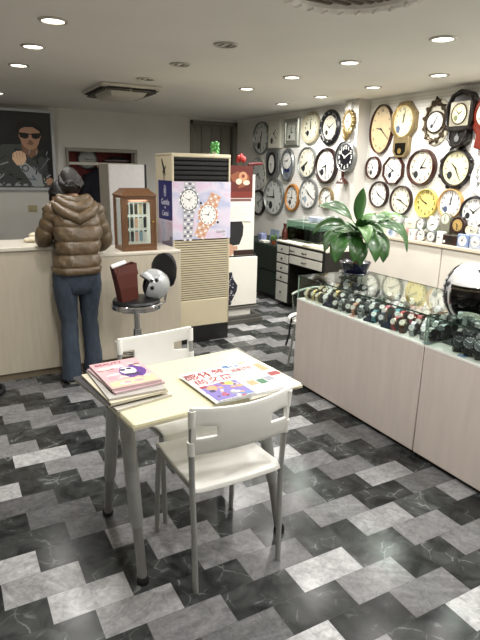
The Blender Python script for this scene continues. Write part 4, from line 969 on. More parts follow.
for z, w in ((-.11, .09), (-.09, .12), (-.03, .15), (.04, .15), (.09, .125), (.125, .08), (.138, .03)):
    r_ = []
    for j in range(24):
        b = 2*PI*j/24; y_ = w*math.cos(b); r_.append(bm_ @ Vector((.022*math.sin(b)+.9*y_*y_*-.9+.02+.10*z, y_, z)))
    rings.append(r_)
g.loft(rings).build('backrest', DARKV, t, smooth=60)
# gift bag
t = thing('paper_bag', 'dark red paper carrier bag on the chrome stool', 'bag', (1.115, 3.765, .664), .15, rot=(0, -.10, .15))
BAGM = mat('dark_red_paper', '#55251b', .45, var=.12, scale=12, bump=.15)
g = G(); n4 = [(-1, -1), (1, -1), (1, 1), (-1, 1)]
g.loft([[(sx*w, sy*d, z) for sx, sy in n4] for w, d, z in ((.065, .045, 0), (.07, .048, .1), (.082, .04, .2), (.092, .03, .265))], caps=False)
g.add([(sx*.065, sy*.045, 0.001) for sx, sy in n4], [(0, 1, 2, 3)]); g.build('bag_body', BAGM, t, solid=.003, smooth=0)
for sy in (-1, 1):
    G().tube([(-.045, sy*.031, .25), (-.06, sy*.05, .23), (-.085, sy*.055, .19)] if sy < 0 else [(.045, sy*.03, .26), (.08, sy*.03, .27), (.11, sy*.02, .22), (.115, sy*.02, .17)], .004, 6).build('handle', BAGM, t)
G().box(-.07, .03, -.028, -.022, .10, .13).build('printed_mark', mat('dull_gold_print', '#7a4a30', .4), t)
g = G().loft([[(-.13, -.035, .245), (-.02, -.04, .275), (.0, .03, .278), (-.11, .035, .25)], [(-.13, -.035, .262), (-.02, -.04, .292), (.0, .03, .295), (-.11, .035, .267)]])
tag(g.build('paper_wrap', mat('white_tissue', '#e6e3e2', .7, var=.05), loc=(1.115, 3.765, .664), rz=.15, bevel=.006), 'crumpled white paper sticking out of the red carrier bag', 'paper')
# helmets
def helmet(label, loc, rot, k, shellm, bandm, visor=False, holes=False, deco=False):
    t = thing('motorcycle_helmet', label, 'helmet', loc, rot=rot)
    def pt(a_, b, r=1.): # a_ elevation, b azimuth (0 = face)
        x, y, z = .148*math.cos(a_)*math.cos(b), .122*math.cos(a_)*math.sin(b), .145*math.sin(a_)
        if z < 0: x *= 1-.10*(z/.145)**2
        return Vector((x*r, y*r, z*r))*k+Vector((0, 0, .118*k))
    def is_open(a_, b): return abs(b) < 1.12 and a_ < .20
    na, nb = 18, 48
    def shell(r, cond):
        g = G(); idx = {}
        for i in range(na+1):
            a_ = -.92+(PI/2+.92)*i/na
            for j in range(nb): idx[i, j] = len(g.v); g.v.append(tuple(pt(min(a_, PI/2-.01), -PI+2*PI*j/nb, r)))
        for i in range(na):
            a_ = -.92+(PI/2+.92)*(i+.5)/na
            for j in range(nb):
                b = -PI+2*PI*(j+.5)/nb
                if cond(a_, b): g.f.append([idx[i, j], idx[i, (j+1) % nb], idx[i+1, (j+1) % nb], idx[i+1, j]]); g.m.append(0)
        return g
    shell(1., lambda a_, b: not is_open(a_, b)).build('shell', shellm, t, solid=.010*k, smooth=60)
    shell(.93, lambda a_, b: not (abs(b) < .95 and a_ < .12)).build('lining', mat('helmet_lining', '#131316', .9, var=.2, scale=40), t, solid=.012*k, smooth=60)
    rim = [pt(-.90, s*1.14, 1.0) for s in (-1,)]+[pt(a_, -1.13, 1.0) for a_ in (-.6, -.3, 0, .12)]+[pt(.21, -1.05+.175*i, 1.) for i in range(13)]+[pt(a_, 1.13, 1.0) for a_ in (.12, 0, -.3, -.6, -.9)]
    G().tube(rim, .008*k, 8).build('opening_trim', shellm if deco else BLACK, t)
    G().tube([pt(-.92, 1.14+(2*PI-2.28)*i/24, 1.) for i in range(25)], .008*k, 8).build('lower_trim', BLACK, t)
    shell(1.055, lambda a_, b: abs(b) > 1.24+.35*max(0, a_) and a_ < 1.0).build('rear_panel', bandm, t, solid=.004*k, smooth=60)
    if visor: shell(1.05, lambda a_, b: abs(b) < 1.0 and -.3 < a_ < .26).build('visor', glass_mat('smoked_visor', '#7b715f', 1.5), t, solid=.003, smooth=60)
    for s_ in (-1, 1): G().ell(pt(.28, s_*1.25, 1.01), (.018*k, .012*k, .018*k), 12, 8).build('hinge_screw', BLACK if not deco else mat('dark_grey_plastic', '#3b3d3f', .4), t)
    if holes:
        for a_, b in ((.45, 1.5), (-.1, 1.45), (.45, -1.5), (-.1, -1.45)): G().ell(pt(a_, b, 1.03), (.016, .016, .016), 10, 8).build('vent_hole', BLACK, t)
    if deco:
        g = G()
        for s_ in (-1, 1): g.tube([pt(.62+.16*math.cos(q*.9), s_*(.55+.18*q), 1.008) for q in range(8)], .0035, 6)
        g.build('red_stripe', mat('red_stripe_paint', '#a3302c', .4), t)
        for s_ in (-1, 1):
            g = G(); g.tube([pt(.2+.25*math.sin(q*1.7), s_*(1.15+.04*q), 1.008) for q in range(6)], .010, 6)
            g.build('grey_swirl', mat('pale_grey_paint', '#b9bbc0', .4), t)
        for s_ in (-1, 1):
            g = G()
            for q in range(7):
                a_ = -.75+.19*q
                g.add([pt(a_, s_*1.48, 1.08), pt(a_+.10, s_*1.46, 1.08), pt(a_+.12, s_*(1.56+.06*(q % 2)), 1.08), pt(a_+.03, s_*1.62, 1.08)], [(0, 1, 2, 3)])
            g.build('side_lettering', mat('white_lettering', '#e8e8e8', .4), t, solid=.002, smooth=0)
        g = G().ell(pt(.95, .35, 1.01), (.022, .03, .012), 12, 8); g.build('top_vent', mat('dark_grey_plastic', '#3b3d3f', .4), t)
    return t
helmet('small silver and black helmet lying tilted on the chrome stool', (1.285, 3.80, .672), (.0, -.45, 2.9), .80, mat('silver_paint', '#b9bcbd', .25, .25, var=.06, coat=.6), MATS['silver_paint'], holes=True)
helmet('white open-face motorcycle helmet with black rear standing on the glass case', (2.455, 1.872, .862), (0, 0, -2.28), 1.08, mat('white_gloss_paint', '#e9e8e6', .2, var=.04, coat=.8), mat('black_gloss_paint', '#131418', .25, var=.1, coat=.5), visor=True, deco=True)
# stool with black ring base at the left edge
t = thing('ring_base_stool', 'low stool whose black ring base shows at the left edge of the picture', 'stool', (.08, 4.03, 0))
G().tube([(.145*math.cos(k*2*PI/32), .145*math.sin(k*2*PI/32), .018) for k in range(32)], .016, 10, closed=True).build('base_ring', BLKRUB, t)
g = G()
for k in range(4): g.tube([(.145*math.cos(k*PI/2+2.4), .145*math.sin(k*PI/2+2.4), .02), (.02*math.cos(k*PI/2+2.4), .02*math.sin(k*PI/2+2.4), .05)], .009, 8)
g.cyl((0, 0, .04), (0, 0, .42), .016, n=12); g.build('post', BLKRUB, t)
G().lathe([(.001, .46), (.12, .465), (.14, .45), (.14, .425), (.001, .42)], n=28).build('seat', DARKV, t)

# ---------------------------------------------------------------- reading table
t = thing('reading_table', 'cream-topped table on grey tube legs holding magazines and newspapers', 'table', (.845, 1.935, 0), math.radians(4.8))
TOPM = mat('cream_laminate', '#e0dbb9', .25, var=.05, scale=3, coat=.2)
g = G().slab([(-.38, -.262), (.378, -.262), (.386, .262), (-.393, .262)], .712, .738); g.build('tabletop', TOPM, t, bevel=.006)
G().slab([(-.382, -.264), (.380, -.264), (.388, .264), (-.395, .264)], .716, .728).build('edge_band', mat('cream_edge', '#d2cbb0', .4, var=.05), t)
g = G().box(-.38, .30, -.13, -.09, .69, .712).box(-.38, .30, -.02, .02, .69, .712); g.build('under_frame', STEELG, t, bevel=.003)
c5, s5 = math.cos(math.radians(4.8)), math.sin(math.radians(4.8))
for (fx, fy), (tx, ty) in (((.527, 1.724), (.50, 1.775)), ((.519, 2.222), (.498, 1.93)), ((1.184, 1.741), (1.095, 1.81)), ((1.13, 2.25), (1.08, 1.89))):
    loc = lambda x, y: Vector(((x-.845)*c5+(y-1.935)*s5, -(x-.845)*s5+(y-1.935)*c5, 0))
    F_, T_ = loc(fx, fy), loc(tx, ty); T_.z = .71
    at = lambda k: F_.lerp(T_, k)
    lg = G().tube([at(.36), at(.40), at(1.)], [.022, .026, .028], 16).build('leg', STEELG, t)
    G().tube([at(.04), at(.37)], [.019, .020], 16).build('inner_tube', mat('grey_inner_tube', '#8f8e8a', .4, .3, var=.08), lg)
    G().lathe([(.001, 0), (.024, 0), (.026, .012), (.023, .026), (.019, .032)], F_, 18).build('rubber_foot', BLKRUB, lg)
# chairs
def make_chair(label, loc, rz):
    t = thing('plastic_chair', label, 'chair', loc, rz, 'white plastic chairs at the reading table')
    g = G(); nu, nv = 14, 12      # seat with rolled front; front is +y
    prof = [(-.205, .432), (-.20, .448), (-.17, .452), (-.1, .448), (0, .444), (.08, .446), (.14, .452), (.175, .452), (.20, .44), (.215, .415), (.217, .395)]
    for y, z in prof:
        for i in range(nu+1):
            u = -1+2*i/nu; w = .192-(.01 if y > .2 else 0); g.v.append((u*w, y, z-.006*(1-u*u)+(.004 if abs(u) > .95 else 0)))
    for r in range(len(prof)-1):
        for i in range(nu): g.f.append([r*(nu+1)+i, r*(nu+1)+i+1, (r+1)*(nu+1)+i+1, (r+1)*(nu+1)+i]); g.m.append(0)
    g.build('seat', WHITEP, t, solid=.012, smooth=50, bevel=.003)
    g = G(); nx, nz = 22, 10
    for r in range(nz+1):
        z = .605+.175*r/nz
        for i in range(nx+1):
            u = -1+2*i/nx; g.v.append((u*.21, -.205-.03*(1-u*u)-.07*(z-.6)-.006*math.sin(PI*r/nz), z+.014*u*u*(1 if r > nz/2 else -.4)))
    for r in range(nz):
        for i in range(nx):
            hole = r in (4, 5) and (1 <= i <= 4 or nx-5 <= i <= nx-2)
            if not hole: g.f.append([r*(nx+1)+i, r*(nx+1)+i+1, (r+1)*(nx+1)+i+1, (r+1)*(nx+1)+i]); g.m.append(0)
    g.build('backrest', WHITEP, t, solid=.012, smooth=60, bevel=.002)
    for s_ in (-1, 1):
        for z0, z1 in ((.60, .655), (.715, .782)):
            G().tube([(s_*.203, -.205-.07*(z0-.6), z0), (s_*.205, -.205-.07*(z1-.6), z1)], .0155, 12).build('tube_sleeve', WHITEP, t)
        G().tube([(s_*.193, -.215, .0), (s_*.195, -.205, .30), (s_*.198, -.20, .46), (s_*.203, -.205, .60), (s_*.205, -.217, .785)], .0115, 12).build('leg', STEELG, t)
        G().tube([(s_*.193, .205, .0), (s_*.19, .19, .25), (s_*.187, .17, .43)], .0115, 12).build('leg', STEELG, t)
    g = G()
    for s_ in (-1, 1): g.tube([(s_*.185, .17, .43), (s_*.185, -.2, .435)], .010, 10)
    for y in (.12, -.14): g.tube([(-.187, y, .43), (.187, y, .43)], .009, 10)
    g.build('seat_frame', STEELG, t)
    return t
make_chair('white plastic chair pulled up to the near side of the table', (.882, 1.797, 0), math.radians(1))
make_chair('white plastic chair on the far side of the table, mostly hidden by it', (.905, 2.27, 0), math.radians(188))
# magazines: each one a thing
TZ = .738
def mag(label, cx, cy, z, w, l, h, rz, cover, pages='#d9d2c6', sag=0., cat='magazine', name='magazine', grp='magazines stacked on the table'):
    t = thing(name, label, cat, (cx, cy, z), rz, grp)
    def sheet(z0, z1, ins):
        n = 8; a_ = [[(-w/2+ins, -l/2+l*i/n, z0+sag*math.sin(PI*i/n)) for i in range(n+1)], [(w/2-ins, -l/2+l*i/n, z0+sag*math.sin(PI*i/n)) for i in range(n+1)]]
        return G().loft([[(-w/2+ins, -l/2+ins+(l-2*ins)*i/n, z0+sag*math.sin(PI*i/n)), (w/2-ins, -l/2+ins+(l-2*ins)*i/n, z0+sag*math.sin(PI*i/n)), (w/2-ins, -l/2+ins+(l-2*ins)*i/n, z1+sag*math.sin(PI*i/n)), (-w/2+ins, -l/2+ins+(l-2*ins)*i/n, z1+sag*math.sin(PI*i/n))] for i in range(n+1)])
    sheet(.0012, h-.0012, .002).build('pages', mat('pages_'+pages[1:], pages, .7, var=.2, scale=300, stretch=(.01, .01, 3)), t)
    sheet(h-.0012, h, 0).build('cover', mat('cover_'+cover[1:], cover, .3, var=.08, scale=12), t); sheet(0, .0012, 0).build('back_cover', MATS['cover_'+cover[1:]], t)
    return t
M1 = .555; M2 = 1.99
z = TZ+.0005
for i, (lab, dx, dy, w, l, h, rz, cv) in enumerate((
    ('grey-white folded newspaper magazine at the very bottom of the magazine stack', -.005, -.03, .24, .35, .009, .20, '#c9c6bb'),
    ('black-covered magazine near the bottom of the stack, sticking out to the left', -.03, -.008, .225, .345, .010, .16, '#26262a'),
    ('cream-edged magazine in the middle of the magazine stack', -.004, -.022, .235, .335, .009, .10, '#d8cfb8'),
    ('white and black magazine just under the two pink ones', .006, -.012, .23, .33, .008, .02, '#b8b4ae'),
    ('pink magazine second from the top of the stack', .012, .006, .21, .30, .008, .12, '#c9a9b4'))):
    mag(lab, M1+dx, M2+dy, z, w, l, h, rz, cv); z += h+.0006
top = mag('pink-covered magazine with purple flower picture on top of the stack', M1+.012, M2+.015, z, .205, .295, .010, .06, '#d8aeb2')
top.scale = (1, 1, 1); zt = .0106
g = G()
def PX(pts, mi, lv=0): g.add([(p[0], p[1], zt+.0002*lv) for p in pts], [tuple(range(len(pts)))], mi)
PX([(-.10, -.145), (.10, -.145), (.10, -.07), (-.10, -.09)], 3)
for k in range(26):
    x, y = -.08+.16*rnd.random(), -.13+.22*rnd.random(); r_ = .006+.016*rnd.random(); PX([(x+r_*1.6*math.cos(q), y+r_*math.sin(q)) for q in [i*PI/5 for i in range(10)]], rnd.choice([5, 6, 7]), .2+k*.02)
PX([(.035+.058*math.cos(k*PI/10), -.005+.07*math.sin(k*PI/10)*(1+.15*math.sin(k*2))) for k in range(20)], 0, 1)
PX([(.02+.035*math.cos(k*PI/8), .01+.045*math.sin(k*PI/8)) for k in range(16)], 2, 2)
PX([(.0+.013*math.cos(k*PI/8), .025+.013*math.sin(k*PI/8)) for k in range(16)], 1, 3); PX([(.03+.012*math.cos(k*PI/8), .03+.012*math.sin(k*PI/8)) for k in range(16)], 1, 3)
PX([(-.015, -.02), (.05, -.03), (.06, -.05), (.0, -.045)], 1, 3)
put_text_xy(g, 'BEAUTY', -.03, .125, .034, zt+.0004, 4); put_text_xy(g, 'style', .07, .075, .026, zt+.0004, 1); put_text_xy(g, 'new looks', -.065, .055, .018, zt+.0004, 4)
g.v = [(v[0]*.95, v[1]*.95, v[2]) for v in g.v]
g.build('cover_print', [flat('#5a2f86'), flat('#2b1f3f'), flat('#e9dde4'), flat('#e0bf9a'), flat('#9c4a5c'), flat('#e3c6c8'), flat('#cf9aa4'), flat('#e8d3bd')], top, smooth=0)
# newspapers
def paper(label, cx, cy, z, w, l, h, rz, prints, base='#e6e5e2'):
    t = thing('newspaper', label, 'newspaper', (cx, cy, z), rz, 'newspapers on the table')
    g = G()
    for k in range(4): g.box(-w/2+.003*k, w/2-.002*k, -l/2+.002*k, l/2-.002*k, h*k/4, h*(k+.9)/4)
    g.build('sheets', mat('newsprint_'+base[1:], base, .6, var=.06, scale=20), t)
    if prints:
        g = G(); prints(g, h+.0003); g.build('print', [flat(c, .5) for c in ('#9c2f34', '#3d3b55', '#7d70b0', '#d09a70', '#b0494c', '#8e9298', '#5b7fb0', '#d9c25a', '#e6e5e2', '#3b6f4d')], t, smooth=0)
    return t
def textlines(g, x0, x1, y0, y1, n, zz, mi=5):
    for k in range(n):
        y = y1-(y1-y0)*k/n; x = x0
        while x < x1-.004:
            w = min(.005+.014*rnd.random(), x1-x); g.box(x, x+w, y-.0042, y, zz-.0002, zz, mi); x += w+.003
def pr_right(g, z):
    for k in range(3): textlines(g, -.15+.1*k, -.06+.1*k, -.15, .02, 14, z)
    g.box(-.14, .02, .04, .12, z-.0002, z, 7); g.box(.04, .13, .05, .14, z-.0002, z, 3); g.box(.05, .14, -.02, .02, z-.0002, z, 4)
def pr_top(g, z):
    # right half page
    put_text_xy(g, '时尚', .085, .13, .035, z, 6); put_text_xy(g, '钟表周刊', .10, .085, .026, z, 4)
    for k in range(2): textlines(g, .03+.07*k, .09+.07*k, -.03, .085, 11, z, 5 if k else 1)
    g.box(.035, .075, -.09, -.04, z-.0002, z, 3); g.box(.082, .12, -.095, -.045, z-.0002, z, 9); g.box(.125, .165, -.08, -.035, z-.0002, z, 5); textlines(g, .03, .165, -.155, -.10, 6, z)
    g.box(.035, .065, .135, .16, z-.0002, z, 6); g.box(.12, .155, .145, .16, z-.0002, z, 3); textlines(g, .03, .165, .095, .112, 2, z, 0)
    # left half page: big red headline and picture
    put_text_xy(g, '感怀梦', -.07, .105, .066, z, 0); put_text_xy(g, '尚文周', -.065, .04, .062, z, 0); textlines(g, -.165, -.14, .03, .14, 8, z)
    g.box(-.16, .01, -.15, .0, z-.0004, z-.0001, 2)
    for k in range(46):
        x, y = -.15+.15*rnd.random(), -.145+.14*rnd.random(); r_ = .006+.012*rnd.random(); g.add([(x+r_*math.cos(q*PI/4), y+r_*.8*math.sin(q*PI/4), z+.00005*k/46) for q in range(8)], [tuple(range(8))], rnd.choice([1, 2, 2, 5, 3, 6, 8, 4]))
    g.add([(-.115+.02*math.cos(k*PI/9), -.03+.022*math.sin(k*PI/9), z+.0002) for k in range(18)], [tuple(range(18))], 3)
    g.add([(-.03+.018*math.cos(k*PI/9), -.02+.02*math.sin(k*PI/9), z+.0002) for k in range(18)], [tuple(range(18))], 7)
    g.box(-.16, -.13, -.02, .0, z, z+.0003, 0); textlines(g, -.16, .01, -.165, -.152, 2, z)
paper('plain open newspaper under the others, at the right end of the table', 1.075, 1.825, TZ+.0006, .27, .33, .006, .12, pr_right, '#ddd9cc')
paper('white folded newspaper between the top and bottom newspapers', .983, 1.82, TZ+.0072, .345, .325, .005, .04, None, '#d9d8d4')
paper('colourful newspaper with red headline and purple picture on top of the newspapers', .972, 1.822, TZ+.0128, .345, .325, .005, .07, pr_top)

# ---------------------------------------------------------------- glass display cases (front at x = 2.255)
CX0, CX1 = 2.255, 2.88
PINKW = mat('pinkish_laminate', '#d6cac2', .45, var=.05, scale=5, stretch=(1, 5, .6))
DECK = mat('case_deck_white', '#eceae4', .5, var=.03)
def display_case(label, y0, y1, glass_near, glass_far):
    t = thing('display_case', label, 'display case', ((CX0+CX1)/2, (y0+y1)/2, 0), 0, 'glass display cases')
    h = (y1-y0)/2; w = (CX1-CX0)/2
    G().box(-w, w, -h+.002, h-.002, .03, .672).build('cabinet', PINKW, t, bevel=.003)
    G().box(-w+.03, w-.02, -h+.01, h-.01, 0, .03).build('plinth', mat('case_plinth', '#2d2a27', .6, var=.1), t)
    G().box(-w-.001, w, -h+.001, h-.001, .672, .686).build('deck', DECK, t, bevel=.002)
    G().box(-w+.004, -w+.010, -h+.001, h-.001, .686, .852).build('front_pane', GLASS, t)
    G().box(w-.010, w-.004, -h+.001, h-.001, .686, .852).build('back_pane', GLASS, t)
    if glass_far: G().box(-w+.010, w-.010, h-.008, h-.002, .686, .852).build('end_pane', GLASS, t)
    G().box(-w+.010, w-.010, -h+.003, -h+.009, .686, .852).build('end_pane', GLASS, t)
    tp = G().box(-w, w, -h+.001, h-.001, .852, .860).build('top_pane', GLASS, t)
    g = G().box(-w-.0015, -w, -h+.001, h-.001, .8525, .8595).box(w, w+.0015, -h+.001, h-.001, .8525, .8595).box(-w, w, h-.001, h, .8525, .8595).box(-w, w, -h, -h+.001, .8525, .8595)
    g.build('polished_edge', GEDGE, tp)
    g = G()
    for x in (-w+.007, w-.007):
        for y in (-h+.006, h-.005): g.box(x-.0035, x+.0035, y-.003, y+.003, .686, .852)
    g.build('corner_seam', mat('corner_seam_green', '#8da396', .2, var=.05), t)
display_case('far glass display case with the potted plant on it', 1.966, 3.215, True, True)
display_case('near glass display case with the white helmet on it', .72, 1.962, True, True)

# watches
_W = {}
def watch_proto(kind, band, face, case, sc=1.):
    key = (kind, band, face, case)
    if key in _W: return _W[key]
    mb, mf, mc = mat('watch_band_'+band[1:], band, .4, .1 if kind != 'metal' else .85, var=.15), mat('watch_face_'+face[1:], face, .3, var=.05), mat('watch_case_'+case[1:], case, .25, .8 if kind != 'sport' else .0, var=.08)
    r = .026*sc; wd = .0105*sc if kind != 'sport' else .012*sc
    g = G(); n = 22
    # band: an oval loop around the stand, the face on top at the front
    rings = []
    for j in range(n):
        a_ = 2*PI*j/n; c_, s_ = math.cos(a_), math.sin(a_); k = 1-.25*abs(s_)
        th_ = .0032*sc if kind != 'sport' else .0045*sc
        if kind == 'metal': th_ *= 1+.35*(j % 2)
        rings.append([(sx*wd*k, (r*1.15+q)*c_*.9, (r+q)*s_) for sx, q in ((-1, 0), (1, 0), (1, th_), (-1, th_))])
    g.loft(rings, closed=True); band_me = g.mesh('band', mb)
    M = Matrix.Translation((0, -.0, r+.004*sc)); R_ = (.0138 if kind != 'sport' else .021)*sc
    g = G().lathe([(.001, -.004*sc), (R_*.95, -.004*sc), (R_, 0), (R_, .003*sc), (R_*.86, .006*sc)], (0, 0, r+.002*sc), 20)
    g.cyl((R_, 0, r+.003*sc), (R_+.005*sc, 0, r+.003*sc), .0025*sc, n=8)
    case_me = g.mesh('case', mc)
    g = G().lathe([(.001, .0062*sc), (R_*.86, .0058*sc)], (0, 0, r+.002*sc), 20)
    face_me = g.mesh('dial', mf)
    g = G()
    for a_, l in ((.9, .5), (-1.0, .7)): dx, dy = math.sin(a_), math.cos(a_); z_ = r+.0088*sc; g.add([(-dy*.0012, dx*.0012, z_), (dy*.0012, -dx*.0012, z_), (dx*l*R_, dy*l*R_, z_)], [(0, 1, 2)])
    for k in range(12): a_ = k*PI/6; x, y = R_*.72*math.sin(a_), R_*.72*math.cos(a_); g.box(x-.0011, x+.0011, y-.0011, y+.0011, r+.0083*sc, r+.0086*sc)
    hand_me = g.mesh('hands', INK if sum(int(face[i:i+2], 16) for i in (1, 3, 5)) > 300 else WDIAL)
    g = G().loft([[(sx*.011*sc, sy*r*.95, -r*.75) for sx, sy in n4]]+[[(sx*.010*sc, sy*r*.85, r*.8) for sx, sy in n4]]); cush_me = g.mesh('cushion', mat('watch_cushion', '#4a4946', .7, var=.05))
    _W[key] = (band_me, case_me, face_me, hand_me, cush_me); return _W[key]
n4 = [(-1, -1), (1, -1), (1, 1), (-1, 1)]
def put_watch(label, x, y, z, kind, band, face, case, sc, az, tilt, grp):
    t = thing('wristwatch', label, 'watch', (x, y, z), group=grp, rot=None)
    # local z (the dial) tips toward -x, the shop side
    t.rotation_euler = (Matrix.Rotation(az-PI/2, 3, 'Z') @ Matrix.Rotation(tilt, 3, 'X')).to_euler()
    for nm, me in zip(('band', 'case', 'dial', 'hands', 'cushion'), watch_proto(kind, band, face, case, sc)):
        o = bpy.data.objects.new(nm, me); COL.objects.link(o); o.parent = t
    return t
ORD = ['first', 'second', 'third', 'fourth', 'fifth', 'sixth', 'seventh', 'eighth', 'ninth', 'tenth', 'eleventh', 'twelfth', 'thirteenth', 'fourteenth', 'fifteenth', 'sixteenth', 'seventeenth', 'eighteenth', 'nineteenth', 'twentieth']
SCH = {'cream': ('leather', '#d8cdae', '#efece0', '#c9b070'), 'gold': ('metal', '#bfa873', '#ece6d2', '#c9b070'), 'silver': ('metal', '#b9bcbf', '#e8e8e6', '#c9cbcd'),
       'steel': ('metal', '#9ea2a4', '#2a2d33', '#b5b8ba'), 'black': ('leather', '#1a1a1d', '#e6e4de', '#b9babb'), 'navy': ('leather', '#1d2338', '#dfe0e4', '#b9babb'),
       'brown': ('leather', '#54301f', '#eee8da', '#c0b090'), 'pink': ('leather', '#c4727f', '#f0e6e4', '#d6b3a0'), 'red': ('leather', '#9c3235', '#eee6e0', '#c9b0a0'),
       'teal': ('leather', '#4b8791', '#e6ecec', '#b9bcbf'), 'white': ('leather', '#dddbd8', '#f0f0ee', '#c9cbcd'), 'sport': ('sport', '#141518', '#34383a', '#1b1c1f'), 'rose': ('metal', '#c99a84', '#efe6df', '#d0a58f')}
def row(case_name, rown, x, y0, dy, z, kinds, sc, tilt):
    for i, kd in enumerate(kinds):
        if kd is None: continue
        k = SCH[kd]; nm = {'cream': 'cream strap', 'gold': 'gold bracelet', 'silver': 'silver bracelet', 'steel': 'steel bracelet dark-dial', 'black': 'black strap', 'navy': 'navy strap', 'brown': 'brown strap', 'pink': 'pink strap', 'red': 'red strap', 'teal': 'teal strap', 'white': 'white strap', 'sport': 'chunky black sports', 'rose': 'rose gold'}[kd]
        put_watch('%s watch, %s from far end of the %s row, %s glass case' % (nm, ORD[i], rown, case_name), x+rnd.uniform(-.012, .012), y0-dy*i+rnd.uniform(-.01, .01), z+.031*sc, *k, sc*1.2*rnd.uniform(.95, 1.08), rnd.uniform(.0, .8), tilt+.15+rnd.uniform(-.3, .25), 'watches in the %s glass case' % case_name)
F1 = ['cream', 'gold', 'cream', 'white', None, 'black', 'steel', 'black', 'rose', 'steel', None, 'teal', 'navy', None, 'red', 'brown', 'silver', 'silver', 'white']
row('far', 'front', 2.335, 3.15, .064, .687, F1, 1.18, .95)
row('far', 'second', 2.43, 3.14, .064, .700, ['gold', 'cream', 'silver', 'gold', 'black', 'steel', 'black', 'black', 'steel', 'silver', 'black', 'pink', 'teal', 'red', 'pink', 'red', 'white', 'silver', 'steel'], 1.2, .9)
row('far', 'third', 2.54, 3.14, .066, .715, ['white', 'gold', 'silver', 'steel', 'black', 'silver', 'steel', 'black', 'steel', 'black', 'white', 'teal', 'pink', 'red', 'brown', 'white', 'silver', 'steel'], 1.15, .8)
row('far', 'back', 2.66, 3.13, .075, .73, ['silver', 'gold', 'steel', 'black', 'silver', 'steel', 'black', 'silver', 'brown', 'silver', 'steel', 'gold', 'silver', 'black', 'silver', 'white'], 1.1, .8)
row('near', 'front', 2.335, 1.90, .075, .687, [None, 'sport', 'sport', 'sport', 'sport', 'sport', 'sport', 'sport', 'sport', 'sport', 'sport'], 1.5, .95)
row('near', 'second', 2.45, 1.89, .075, .705, ['silver', 'sport', 'sport', 'sport', 'sport', 'sport', 'sport', 'sport', 'sport', 'sport', 'sport'], 1.35, .9)
row('near', 'third', 2.58, 1.89, .078, .715, ['silver', 'white', 'steel', 'steel', 'black', 'sport', 'sport', 'black', 'sport', 'steel'], 1.2, .8)
# stepped risers under the back rows
for i, (y0, y1, nm) in enumerate(((1.98, 3.2, 'far'), (.735, 1.95, 'near'))):
    g = G().box(2.375, 2.485, y0, y1, .6865, .699).box(2.485, 2.60, y0, y1, .6865, .713).box(2.60, 2.86, y0, y1, .6865, .728)
    tag(g.build('display_riser', mat('riser_grey', '#4f5453', .5, var=.04), bevel=.002), 'stepped white riser under the watches in the %s glass case' % nm, 'display stand')
NAVY = mat('navy_velvet', '#141a33', .8, var=.15)
for y, lab in ((2.90, 'navy velvet watch stand below the leftmost black watches in the front row'), (2.47, 'navy velvet watch stand in the middle of the front row below the plant'), (2.31, 'navy velvet watch stand in front of the red watches')):
    t = thing('watch_stand', lab, 'watch stand', (2.315, y, .6865), .2, 'navy velvet watch stands')
    G().loft([[(sx*w, sy*d, z_) for sx, sy in n4] for w, d, z_ in ((.026, .042, 0), (.026, .042, .012), (.014, .024, .03), (.012, .018, .034))]).build('base', NAVY, t, bevel=.003)
    G().tube([(0, .0, .03), (.004, 0, .06), (.012, 0, .078)], [.010, .012, .010], 10).build('neck', NAVY, t)
for y, lab, m_ in ((2.62, 'small pink price card lying in front of the rose gold watch', '#d98f86'), (1.98, 'small pale blue price card at the near end of the far glass case', '#9fb6d0'), (1.74, 'small blue and white card at the far end of the near glass case', '#7f9cc6'), (1.52, 'small grey card in front of the black sports watches', '#a7aab0')):
    tag(G().box(-.012, .012, -.022, .022, 0, .0025).build('price_card', mat('card_'+m_[1:], m_, .5, var=.05), loc=(2.288, y, .6867), rz=.1), lab, 'card', 'price cards in the glass cases')

# ---------------------------------------------------------------- potted plant
t = thing('potted_plant', 'broad-leaved green plant in a dark blue pot standing on the far glass case', 'plant', (2.665, 3.06, .8605))
POT = mat('dark_blue_ceramic', '#10132b', .25, var=.15, coat=.4)
G().lathe([(.001, 0), (.085, 0), (.12, .022), (.118, .026), (.085, .010), (.001, .008)], n=36).build('saucer', POT, t, smooth=50)
G().lathe([(.001, .012), (.085, .012), (.112, .085), (.118, .10), (.112, .102), (.100, .088), (.001, .084)], n=36).build('pot', POT, t, smooth=50)
G().lathe([(.001, .089), (.101, .086)], n=24).build('soil', mat('potting_soil', '#2b2019', .95, var=.4, scale=60, bump=.5), t)
CANE = mat('cane_bark', '#9a6a4c', .7, var=.3, scale=30, bump=.4, stretch=(1, 1, 5))
g = G().tube([(0, 0, .08), (.008, -.005, .2), (.0, .0, .31)], [.022, .018, .014], 12).tube([(-.012, .0, .08), (-.02, .01, .18), (-.03, .0, .26)], [.014, .012, .01], 10).tube([(.015, .01, .08), (.035, .02, .2), (.05, .01, .3)], [.014, .012, .009], 10)
g.build('stem', CANE, t, smooth=60)
ir = Vector((Rv.x, Rv.y, 0)); it = -Vector((Fv.x, Fv.y, 0)).normalized()      # two fixed horizontal directions of the shop
LEAF = mat('leaf_green', '#2f5a22', .38, var=.4, scale=9, spec=.6, coat=.25)
LEAFY = mat('leaf_pale_green', '#577f42', .4, var=.25, scale=12, spec=.6, coat=.2)
